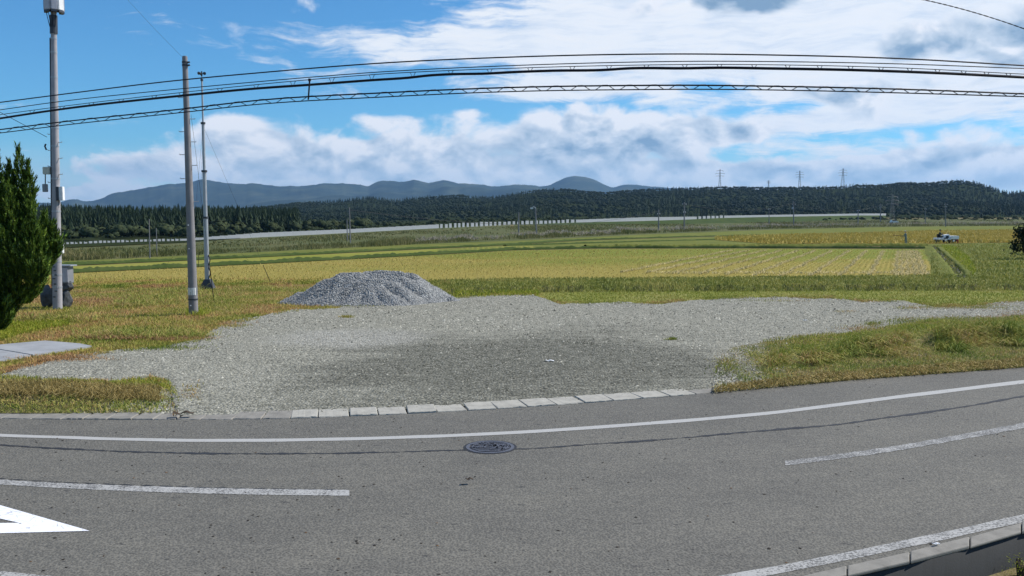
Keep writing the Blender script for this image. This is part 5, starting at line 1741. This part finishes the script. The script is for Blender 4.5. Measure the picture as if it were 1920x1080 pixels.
# ================================================================== JUNIPER at the left
def build_juniper():
    b = Vector(hit(-20, 622))
    sc = b.y / F
    root = empty('juniper_tree', tuple(b), 'dense dark green juniper with flame shaped tips at the left edge', 'tree')
    r = np.random.default_rng(11)
    # spires: centre x in px from the trunk, top height in px, max radius in px, low start
    spires = [(28, 358, 17, 196), (65, 342, 10, 226), (81, 314, 10, 216), (44, 318, 12, 200), (56, 272, 26, 120), (22, 262, 40, 110), (-40, 372, 58, 40), (62, 240, 46, 96), (46, 214, 52, 50), (106, 216, 19, 120), (2, 190, 62, 4), (14, 140, 42, 2), (-60, 260, 84, 20), (120, 200, 12, 136), (92, 238, 22, 120), (96, 180, 26, 90), (4, 300, 36, 120)]
    P, D, L = [], [], []
    for cx, top, rad, low in spires:
        n = int(3.6 * rad * (top - low) ** 0.5)
        n = min(n, 3200)
        cyo = r.uniform(-18, 18)
        for i in range(n):
            f = r.random() ** 1.25
            z = low + (top - low) * f
            env = rad * (np.sin(np.pi * min(0.5, 0.12 + f * 0.9)) if f < 0.42 else (1 - ((f - 0.42) / 0.58) ** 1.3))
            env = max(env, 1.5)
            a = r.uniform(0, 6.283)
            k = env * np.sqrt(r.uniform(0.35, 1.0)) * (1 + 0.18 * np.sin(a * 5 + z * 0.06 + cx))
            P.append((cx + k * np.cos(a), cyo + k * np.sin(a), z))
            out = 0.55 * (1 - f) + 0.1
            D.append((np.cos(a) * out * .8 + r.normal(0, .2), np.sin(a) * out * .8 + r.normal(0, .2), 1.0))
            L.append((r.uniform(9, 20) if r.random() < .75 else r.uniform(20, 32)) * (1.1 - 0.45 * f))
    P, D, L = np.array(P) * sc, np.array(D), np.array(L) * sc
    D /= np.linalg.norm(D, axis=1)[:, None]
    # each spray: spindle of little scale-leaf twigs
    V, T = [], []
    m = 9
    n = len(P)
    up = np.array([0, 0, 1.0])
    A = np.cross(D, r.normal(size=(n, 3))); A /= np.linalg.norm(A, axis=1)[:, None]
    B = np.cross(D, A)
    off = 0
    for j in range(m):
        t = (j + 0.5) / m
        a = j * 2.4 + r.uniform(0, 6.28, n)
        side = A * np.cos(a)[:, None] + B * np.sin(a)[:, None]
        base = P + D * (L * t * 0.75)[:, None]
        wdt = L * 0.22 * np.sin(np.pi * (0.15 + 0.8 * t))
        tip = base + D * (L * 0.34)[:, None] + side * (wdt * 1.1)[:, None]
        tang = np.cross(D, side)
        q0 = base + tang * (L * 0.055)[:, None]
        q1 = base - tang * (L * 0.055)[:, None]
        V.append(np.stack([q0, q1, tip], 1).reshape(-1, 3))
    # connect the twigs of one spray through a thin core so that it is one island
    V = np.stack([v.reshape(n, 3, 3) for v in V], 1)          # n, m, 3, 3
    V = V.reshape(n, m * 3, 3)
    tri = np.arange(m * 3).reshape(m, 3)
    links = np.array([[3 * j, 3 * j + 3, 3 * j + 4] for j in range(m - 1)])
    tri = np.concatenate([tri, links])
    T = (tri[None] + (np.arange(n) * m * 3)[:, None, None]).reshape(-1, 3)
    mesh_np('crown', V.reshape(-1, 3), tris=T, mat='juniper', parent=root)
    mb = MB()
    mb.tube([(0, 0, -0.2), (0.05, 0, 1.0), (0.1, 0.02, 2.5), (0.15, 0, 4.3)], [0.16, 0.12, 0.08, 0.02], 10)
    mb.build('trunk', 'bark', root, True)
    for k in range(14):
        a = r.uniform(0, 6.28); z = r.uniform(0.4, 2.7)
        MB().tube([(0.05, 0, z), (0.35 * math.cos(a), 0.35 * math.sin(a), z + 0.4), (0.65 * math.cos(a), 0.65 * math.sin(a), z + 1.1)], [0.05, 0.035, 0.008], 6).build('limb', 'bark', root)
build_juniper()

# bush at the right edge of the meadow
def leaf_bush(name, base, w, h, n, mat, label, cat, seed=1):
    root = empty(name, tuple(base), label, cat)
    r = np.random.default_rng(seed)
    cl = r.normal(size=(26, 3)) * np.array([0.24, 0.24, 0.22]) + np.array([0, 0, 0.52])
    k = r.integers(0, len(cl), n)
    p = cl[k] + r.normal(size=(n, 3)) * 0.10
    p = p[(p[:, 2] > 0.02)]
    p = p * np.array([w, w, h])
    n = len(p)
    s = r.uniform(0.05, 0.12, n)[:, None] * (h / 3)
    u = r.normal(size=(n, 3)); u /= np.linalg.norm(u, axis=1)[:, None]
    v = np.cross(u, r.normal(size=(n, 3))); v /= np.linalg.norm(v, axis=1)[:, None]
    V = np.stack([p + u * s, p + v * s * .6, p - u * s, p - v * s * .6], 1).reshape(-1, 3)
    q = np.arange(n * 4).reshape(n, 4)
    mesh_np('foliage', V, quads=q, mat=mat, parent=root)
    for j in range(5):
        a = r.uniform(0, 6.28)
        MB().tube([(0, 0, -.1), (0.15 * w * math.cos(a), .15 * w * math.sin(a), h * .35), (0.25 * w * math.cos(a), .25 * w * math.sin(a), h * .7)], [0.05, 0.035, 0.01], 6).build('stem', 'bark', root)
    return root
leaf_bush('bush', hit(1945, 486), 2.1, 3.0, 8000, 'dark_bush', 'big dark bush at the right edge of the meadow', 'bush', 3)
leaf_bush('bush', hit(1716, 420), 1.9, 1.6, 900, 'dark_bush', 'small dark round bush on the far track', 'bush', 4)
leaf_bush('roadside_plant', Vector((5.14, 8.85, -0.34)), 0.34, 0.24, 380, 'grass_bright', 'green weed at the foot of the retaining wall, lower right corner', 'plant', 5)

# ================================================================== FAR POLES, TOWERS
def far_pole(x, yt, yb, wpx, label, arms=(), tilt=0.0, kind='wood'):
    b = Vector(hit(x, yb))
    t = at(x + tilt, yt, b.y)
    root = empty('utility_pole', tuple(b), label, 'utility pole', 'far poles across the fields')
    r = wpx * b.y / F / 2
    MB().tube([(0, 0, -0.3), t - b], [r, r * 0.7], 8).build('shaft', 'pole_concrete', root, True)
    for f, w in arms:
        c = (t - b) * f
        MB().box(c + Vector((0, -r, 0)), (w * b.y / F, 0.12, 0.14)).build('cross_arm', 'dark_steel', root)
        for s in (-1, 1):
            MB().tube([c + Vector((s * w * b.y / F * .42, -r, 0.05)), c + Vector((s * w * b.y / F * .42, -r, 0.38))], 0.07, 6).build('insulator', 'white_plastic', root)
    return root, b, t
FP = {}
for args in (
    (281, 411, 484, 2.4, 'taller of the two thin poles left of the plain grey pole', (), -1.5),
    (294, 428, 479, 2.0, 'shorter of the two thin poles left of the plain grey pole', (), -1),
    (651.5, 411, 452, 2.2, 'shorter pole of the pair behind the gravel heap', (), -1),
    (657, 389, 455, 2.6, 'taller pole of the pair behind the gravel heap', (), -2),
    (972.5, 398, 440, 2.8, 'short stout pole left of the pole with the curved lamp head', ()),
    (1235, 393, 431, 2.6, 'pole with one short arm left of the tall pole before the snow fence', ((0.75, 5),)),
    (1283, 379, 432, 2.8, 'tall pole with cross arms before the middle of the wooded hills', ((0.90, 7), (0.62, 4)),),
    (1442, 390, 424, 1.8, 'thin faint pole left of the hillside pole pair', ((0.9, 4),)),
    (1488, 377, 424, 2.4, 'tall pole with a small transformer between stubble field and hills', ((0.85, 6),)),
    (1609, 393, 423, 2.4, 'pole standing at the right end of the snow fence', ((0.9, 5),)),
    (1651, 382, 416, 2.2, 'pole just left of the lattice tower on the plain', ((0.9, 6), (0.78, 5))),
    (1735, 390, 420, 1.6, 'faint thin pole beside the small far bush', ((0.9, 4),)),
    (1773, 381, 425, 2.2, 'tall pole beyond the white farm machine', ((0.92, 6), (0.82, 4)))):
    FP[args[0]] = far_pole(*args)
root, b, t = far_pole(1006, 391, 438, 2.8, 'pole with a curved lamp head beyond the field', (), -2)
c = t - b
MB().tube([c, c + Vector((-0.1, 0, 0.25)), c + Vector((-0.40, 0, 0.32)), c + Vector((-0.62, 0, 0.2))], 0.09, 8).build('lamp_arm', 'galvanised', root)
MB().box(c + Vector((-0.72, 0, 0.05)), (0.55, 0.3, 0.28), 0, 0.05).build('lamp_head', 'white_plastic', root)
root, b, t = FP[1488]
MB().tube([(t - b) * 0.72 + Vector((-0.35, 0, -.3)), (t - b) * 0.72 + Vector((-0.35, 0, .4))], 0.28, 10).build('transformer', 'antenna_grey', root)
# lines strung between the far poles
def far_line(a, b_, label, f=0.93):
    A = FP[a][1].lerp(FP[a][2], f); B = FP[b_][1].lerp(FP[b_][2], f)
    pts = [A.lerp(B, i / 12) - Vector((0, 0, (A - B).length * 0.02 * 4 * (i / 12) * (1 - i / 12))) for i in range(13)]
    o = MB().tube(pts, 0.03, 5).build('power_line', 'cable_black')
    setprops(o, label, 'cable')
far_line(657, 1235, 'faint far line spanning from behind the heap to the middle poles')
far_line(1283, 1488, 'faint far line between the two tall middle poles')
far_line(1488, 1651, 'faint far line between the transformer pole and the lattice tower')
far_line(1651, 1773, 'faint far line ending at the pole beyond the farm machine')

def tower(x, yt, yb, Y, label, w=0.20):
    Y *= KD
    b, t = at(x, yb, Y), at(x, yt, Y)
    h = t.z - b.z
    root = empty('transmission_tower', tuple(b), label, 'pylon', 'lattice power pylons')
    wd = lambda f: h * w * 0.8 * ((1 - f) ** 1.3 * 0.82 + 0.18) / 2
    lv = [0, 0.16, 0.31, 0.44, 0.56, 0.67, 0.78, 0.89, 1.0]
    th = max(0.06, Y * 0.00011)
    cs = [(-1, -1), (1, -1), (1, 1), (-1, 1)]
    C = lambda f, k: Vector((cs[k % 4][0] * wd(f), cs[k % 4][1] * wd(f), f * h))
    for k in range(4):
        MB().tube([C(f, k) for f in lv], th, 4).build('leg', 'pylon_steel', root)
    br = MB()
    for i in range(len(lv) - 1):
        for k in range(4):
            br.tube([C(lv[i], k), C(lv[i + 1], k + 1)], th * 0.40, 3, False)
            br.tube([C(lv[i], k + 1), C(lv[i + 1], k)], th * 0.40, 3, False)
    br.build('bracing', 'pylon_steel', root)['kind'] = 'stuff'
    for f, l in ((0.62, 0.22), (0.76, 0.25), (0.90, 0.20)):
        arm = MB().tube([(-l * h, 0, f * h), (0, 0, f * h + 0.025 * h), (l * h, 0, f * h)], th * 1.5, 4).build('cross_arm', 'pylon_steel', root)
        for s in (-1, 1):
            MB().tube([(s * l * h * .96, 0, f * h), (s * l * h * .96, 0, f * h - 0.05 * h)], th * .7, 4).build('insulator', 'antenna_grey', arm)
tower(1349.5, 317, 352, 1080, 'lattice pylon standing alone on the ridge, leftmost on the skyline', 0.16)
tower(1441, 338, 352, 1300, 'smallest lattice pylon just peeping over the ridge')
tower(1499, 320, 352, 1020, 'lattice pylon on the ridge, left one of the right hand pair', 0.18)
tower(1580, 316, 350, 1000, 'lattice pylon on the ridge, right one of the right hand pair', 0.24)
tower(1672, 364, 414, 330, 'lattice pylon standing on the plain before the wooded hill', 0.22)

# ================================================================== PEOPLE AND FARM MACHINE
def body_mesh(name, joints, bones, mat, parent, root_i=0):
    bm = bmesh.new()
    lay = bm.verts.layers.skin.verify()
    vs = []
    for i, (co, rad) in enumerate(joints):
        v = bm.verts.new(co)
        v[lay].radius = rad if isinstance(rad, tuple) else (rad, rad)
        v[lay].use_root = (i == root_i)
        vs.append(v)
    for a, b_ in bones:
        bm.edges.new((vs[a], vs[b_]))
    me = bpy.data.meshes.new(name)
    bm.to_mesh(me); bm.free()
    o = link(name, me, mat, parent)
    o.modifiers.new('skin', 'SKIN').use_smooth_shade = True
    sd_ = o.modifiers.new('sub', 'SUBSURF'); sd_.levels = 1; sd_.render_levels = 2
    return o
def blob_mesh(c, r, n=2):
    bm = bmesh.new()
    bmesh.ops.create_icosphere(bm, subdivisions=n, radius=1)
    mb = MB()
    for i, v in enumerate(bm.verts): v.index = i
    mb.poly([(c[0] + v.co.x * r[0], c[1] + v.co.y * r[1], c[2] + v.co.z * r[2]) for v in bm.verts], [[v.index for v in f.verts] for f in bm.faces])
    bm.free()
    return mb
def head(parent, c, rz, hat='straw_hat', brim=0.24):
    h = blob_mesh(c, (0.082, 0.095, 0.115)).build('head', 'skin_tone', parent, True)
    f = Vector((math.sin(rz), -math.cos(rz), 0)); s = Vector((f.y, -f.x, 0))
    c = Vector(c)
    blob_mesh(c + f * 0.098 + Vector((0, 0, -0.012)), (0.016, 0.02, 0.024), 1).build('nose', 'skin_tone', h, True)
    for k in (-1, 1):
        blob_mesh(c + f * 0.085 + s * 0.034 * k + Vector((0, 0, 0.012)), (0.012, 0.012, 0.008), 1).build('eye', 'black_rubber', h)
        blob_mesh(c + s * 0.084 * k, (0.016, 0.022, 0.032), 1).build('ear', 'skin_tone', h, True)
    blob_mesh(c + f * 0.088 + Vector((0, 0, -0.055)), (0.024, 0.012, 0.007), 1).build('mouth', 'red_paint', h)
    blob_mesh(c - f * 0.018 + Vector((0, 0, 0.035)), (0.088, 0.098, 0.095)).build('hair', 'black_rubber', h, True)
    MB().tube([c + Vector((0, 0, 0.055)), c + Vector((0, 0, 0.065)), c + Vector((0, 0, 0.07)), c + Vector((0, 0, 0.145)), c + Vector((0, 0, 0.16))], [brim * .8, brim, 0.115, 0.10, 0.05], 18).build('hat', hat, h, True)
def hand(parent, p, d, mat='skin_tone'):
    p = Vector(p); d = Vector(d).normalized()
    s = d.cross(Vector((0, 0, 1)))
    s = s.normalized() if s.length > .1 else Vector((1, 0, 0))
    n = s.cross(d)
    joints = [(p, 0.026), (p + d * 0.05, (0.030, 0.016)), (p + d * 0.09, (0.032, 0.014))]
    bones = [(0, 1), (1, 2)]
    for k, L in enumerate((0.065, 0.075, 0.07, 0.055)):
        b0 = p + d * 0.09 + s * (k - 1.5) * 0.02
        i = len(joints)
        joints += [(b0, 0.009), (b0 + d * L * .5 - n * 0.012, 0.009), (b0 + d * L * .75 - n * 0.04, 0.008)]
        bones += [(2, i), (i, i + 1), (i + 1, i + 2)]
    i = len(joints)
    t0 = p + d * 0.035 + s * -0.035
    joints += [(t0, 0.011), (t0 + d * 0.03 - s * 0.02 - n * 0.02, 0.010), (t0 + d * 0.055 - s * .012 - n * 0.035, 0.009)]
    bones += [(1, i), (i, i + 1), (i + 1, i + 2)]
    body_mesh('hand', joints, bones, mat, parent)

def standing_person():
    b = Vector(hit(1698, 458.5))
    root = empty('person', tuple(b), 'person in pale work clothes and hat standing in the field holding a stick', 'person')
    root.scale = (0.9, 0.9, 0.9)
    # seen from the side, bending slightly, one arm reaching left with a rake handle
    J = [((0, 0, 0.92), (0.15, 0.11)), ((-0.02, 0, 1.10), (0.15, 0.11)), ((-0.05, 0, 1.32), (0.18, 0.12)), ((-0.07, 0, 1.45), 0.07), ((-0.085, -0.01, 1.53), 0.055),
         ((-0.06, 0.20, 1.40), 0.065), ((-0.16, 0.24, 1.14), 0.052), ((-0.36, 0.12, 1.05), 0.042),
         ((-0.06, -0.20, 1.40), 0.065), ((-0.14, -0.25, 1.13), 0.052), ((-0.34, -0.18, 1.02), 0.042),
         ((0.0, 0.11, 0.86), 0.10), ((-0.02, 0.12, 0.48), 0.075), ((0.04, 0.12, 0.09), 0.055), ((-0.10, 0.12, 0.04), 0.045),
         ((0.02, -0.11, 0.86), 0.10), ((0.05, -0.12, 0.48), 0.075), ((0.10, -0.12, 0.09), 0.055), ((-0.04, -0.12, 0.04), 0.045)]
    B = [(0, 1), (1, 2), (2, 3), (3, 4), (2, 5), (5, 6), (6, 7), (2, 8), (8, 9), (9, 10), (0, 11), (11, 12), (12, 13), (13, 14), (0, 15), (15, 16), (16, 17), (17, 18)]
    body_mesh('body', J, B, 'work_cloth', root)
    head(root, (-0.105, -0.01, 1.66), -1.3)
    hand(root, (-0.36, 0.12, 1.05), (-1, -0.1, -0.05))
    hand(root, (-0.34, -0.18, 1.02), (-1, 0.1, 0.02))
    st = MB().tube([b + Vector((-0.38, -0.05, 1.0)), b + Vector((-1.6, -0.15, 1.12))], 0.03, 6).build('stick', 'bark')
    setprops(st, 'thin dark stick held out level by the standing person', 'stick')
standing_person()

def farm_machine():
    b = Vector(hit(1773, 456))
    s = b.y / F                      # metres per pixel
    root = empty('farm_machine', tuple(b), 'small white riding farm machine working at the edge of the ripe field', 'farm machine')
    W = 1.5
    X = lambda px: (px - 1773) * s
    # deck
    MB().box((X(1766), 0, 0.52), (X(1778) - X(1754), W, 0.14), 0, 0.03).build('deck', 'white_paint', root)
    MB().box((X(1757), 0, 0.62), (0.34, W * .9, 0.14), 0, 0.04).build('front_guard', 'white_paint', root)
    # bonnet and console
    MB().poly([(X(1766), -.4, .6), (X(1778), -.5, .6), (X(1778), .5, .6), (X(1766), .4, .6), (X(1768), -.35, 1.02), (X(1776.5), -.42, 1.12), (X(1776.5), .42, 1.12), (X(1768), .35, 1.02)],
              [(3, 2, 1, 0), (4, 5, 6, 7), (0, 1, 5, 4), (1, 2, 6, 5), (2, 3, 7, 6), (3, 0, 4, 7)]).build('bonnet', 'white_paint', root)
    MB().box((X(1772.5), -.46, .80), (0.34, 0.04, .26)).build('engine_grille', 'black_rubber', root)
    MB().tube([(X(1768), 0, 1.0), (X(1766), 0, 1.22)], 0.03, 8).build('steering_column', 'dark_steel', root)
    sw = MB()
    sw.tube([(X(1765.8) + 0.05 * math.cos(a), 0.2 * math.sin(a), 1.24 + 0.19 * math.cos(a) * .5) for a in np.linspace(0, 6.283, 17)], 0.018, 6, False)
    sw.build('steering_wheel', 'black_rubber', root)
    # seat
    MB().box((X(1761), 0, .72), (.42, .5, .12), 0, .04).build('seat', 'black_rubber', root)
    MB().box((X(1758), 0, .95), (.10, .48, .40), 0, .04).build('seat_back', 'black_rubber', root)
    # rear tank box with red skirt
    MB().box((X(1785), 0, 0.72), (X(1793) - X(1778.5), W * 1.05, 0.42), 0, 0.04).build('grain_box', 'white_paint', root)
    MB().box((X(1786), 0, 0.40), (X(1792) - X(1780), W * .9, 0.20), 0, 0.02).build('rear_frame', 'red_paint', root)
    for y in (-.5, .5):
        MB().box((X(1792), y, 0.25), (0.12, 0.12, 0.44)).build('rear_tine', 'red_paint', root)
    MB().tube([(X(1779), .3, 1.0), (X(1779), .3, 1.34)], 0.035, 8).build('exhaust_pipe', 'dark_steel', root)
    for px, rr in ((1760, .30), (1768.5, .36), (1783, .32)):
        for y in (-W * .42, W * .42):
            w = MB().tube([(X(px), y - .10, rr), (X(px), y - .08, rr), (X(px), y + .08, rr), (X(px), y + .10, rr)], [rr * .85, rr, rr, rr * .85], 20).build('wheel', 'black_rubber', root, True)
            MB().tube([(X(px), y - .115, rr), (X(px), y + .115, rr)], rr * .45, 12).build('rim', 'white_paint', w)
    # driver, a person of their own
    d = b + Vector((X(1761), 0, 0.78))
    per = empty('person', tuple(d), 'person in dark work clothes sitting on the white farm machine', 'person')
    J = [((0, 0, 0.05), (0.15, 0.13)), ((0.0, 0, 0.24), (0.14, 0.12)), ((0.03, 0, 0.46), (0.13, 0.19)), ((0.05, 0, 0.58), 0.07), ((0.06, 0, 0.66), 0.055),
         ((0.04, 0.20, 0.50), 0.065), ((0.16, 0.25, 0.27), 0.052), ((0.36, 0.16, 0.36), 0.042),
         ((0.04, -0.20, 0.50), 0.065), ((0.16, -0.25, 0.27), 0.052), ((0.36, -0.16, 0.36), 0.042),
         ((0.08, 0.11, 0.04), 0.10), ((0.42, 0.13, 0.06), 0.08), ((0.46, 0.13, -0.14), 0.06), ((0.56, 0.13, -0.165), 0.045),
         ((0.08, -0.11, 0.04), 0.10), ((0.42, -0.13, 0.06), 0.08), ((0.46, -0.13, -0.14), 0.06), ((0.56, -0.13, -0.165), 0.045)]
    B = [(0, 1), (1, 2), (2, 3), (3, 4), (2, 5), (5, 6), (6, 7), (2, 8), (8, 9), (9, 10), (0, 11), (11, 12), (12, 13), (13, 14), (0, 15), (15, 16), (16, 17), (17, 18)]
    body_mesh('body', J, B, 'dark_cloth', per)
    head(per, (0.075, 0, 0.79), 1.4, 'dark_cloth', 0.14)
    hand(per, (0.36, 0.16, 0.36), (1, -0.3, 0.1))
    hand(per, (0.36, -0.16, 0.36), (1, 0.3, 0.1))
farm_machine()

def far_car():
    b = Vector(hit(1676, 419))
    s = b.y / F
    root = empty('parked_car', tuple(b), 'tiny white car on the far track near the lattice pylon', 'car')
    L, W = 3.4, 1.5
    prof = [(-1.7, .35), (-1.7, .8), (-1.5, .95), (-1.1, 1.45), (.4, 1.45), (1.0, .98), (1.6, .88), (1.7, .6), (1.7, .35)]
    n = len(prof)
    vs = [(x, -W / 2, z) for x, z in prof] + [(x, W / 2, z) for x, z in prof]
    MB().poly(vs, [tuple(reversed(range(n))), tuple(range(n, 2 * n))] + [(i, (i + 1) % n, (i + 1) % n + n, i + n) for i in range(n)]).build('body', 'white_paint', root)
    for y in (-W / 2 - .006, W / 2 + .006):
        MB().poly([(-1.05, y, .98), (.75, y, .98), (.35, y, 1.38), (-1.0, y, 1.38)], [(0, 1, 2, 3)]).build('side_window', 'black_rubber', root)
    for x in (-1.05, 1.05):
        for y in (-W / 2, W / 2):
            MB().tube([(x, y - .08, .3), (x, y + .08, .3)], .3, 14).build('wheel', 'black_rubber', root)
far_car()

# ================================================================== SMALL THINGS
def litter(name, x, y, w, d, h, mat, label, cat, rz=0.3):
    p = Vector(hit(x, y))
    bm = bmesh.new()
    bmesh.ops.create_grid(bm, x_segments=6, y_segments=4, size=0.5)
    r = random.Random(int(x))
    for v in bm.verts:
        v.co = Vector((v.co.x * w, v.co.y * d, h * abs(math.sin(v.co.x * 5 + 1)) * r.uniform(.6, 1.2) + 0.03))
    me = bpy.data.meshes.new(name); bm.to_mesh(me); bm.free()
    o = link(name, me, mat)
    so = o.modifiers.new('thick', 'SOLIDIFY'); so.thickness = 0.006
    o.location = p + Vector((0, 0, 0.03)); o.rotation_euler = (0, 0, rz)
    setprops(o, label, cat)
litter('paper_scrap', 1031, 682, 0.19, 0.10, 0.03, 'white_plastic', 'pale paper scrap lying in the middle of the gravel lot', 'litter', 0.1)
litter('paper_scrap', 1510, 605, 0.12, 0.09, 0.04, 'white_plastic', 'small white scrap on the gravel at the right', 'litter')
litter('dead_leaf', 344, 783.5, 0.32, 0.08, 0.05, 'bark', 'dark dead leaf lying against the kerb at the left', 'leaf', 0.15)
litter('dead_leaf', 880, 907.5, 0.09, 0.06, 0.02, 'bark', 'dead leaf lying on the asphalt near the centre dash', 'leaf')
litter('paper_scrap', 1755, 1030.5, 0.07, 0.03, 0.01, 'white_plastic', 'tiny white scrap on the near kerb', 'litter')

# ================================================================== HAZE (even air round everything)
def build_haze():
    def fn_dummy(g, b): pass
    m = bpy.data.materials.new('haze_air')
    m.use_nodes = True
    t = m.node_tree
    for n in list(t.nodes): t.nodes.remove(n)
    out = t.nodes.new('ShaderNodeOutputMaterial')
    v = t.nodes.new('ShaderNodeVolumePrincipled')
    v.inputs['Color'].default_value = (0.34, 0.62, 1.0, 1)
    v.inputs['Density'].default_value = 0.000044
    v.inputs['Anisotropy'].default_value = 0.2
    t.links.new(v.outputs[0], out.inputs['Volume'])
    MATS['haze_air'] = m
    mb = MB().box((0, 7400, 330), (30000, 15300, 690))
    o = mb.build('haze', 'haze_air')
    o['kind'] = 'stuff'
    o['label'] = 'thin blue air haze over the whole valley'
build_haze()
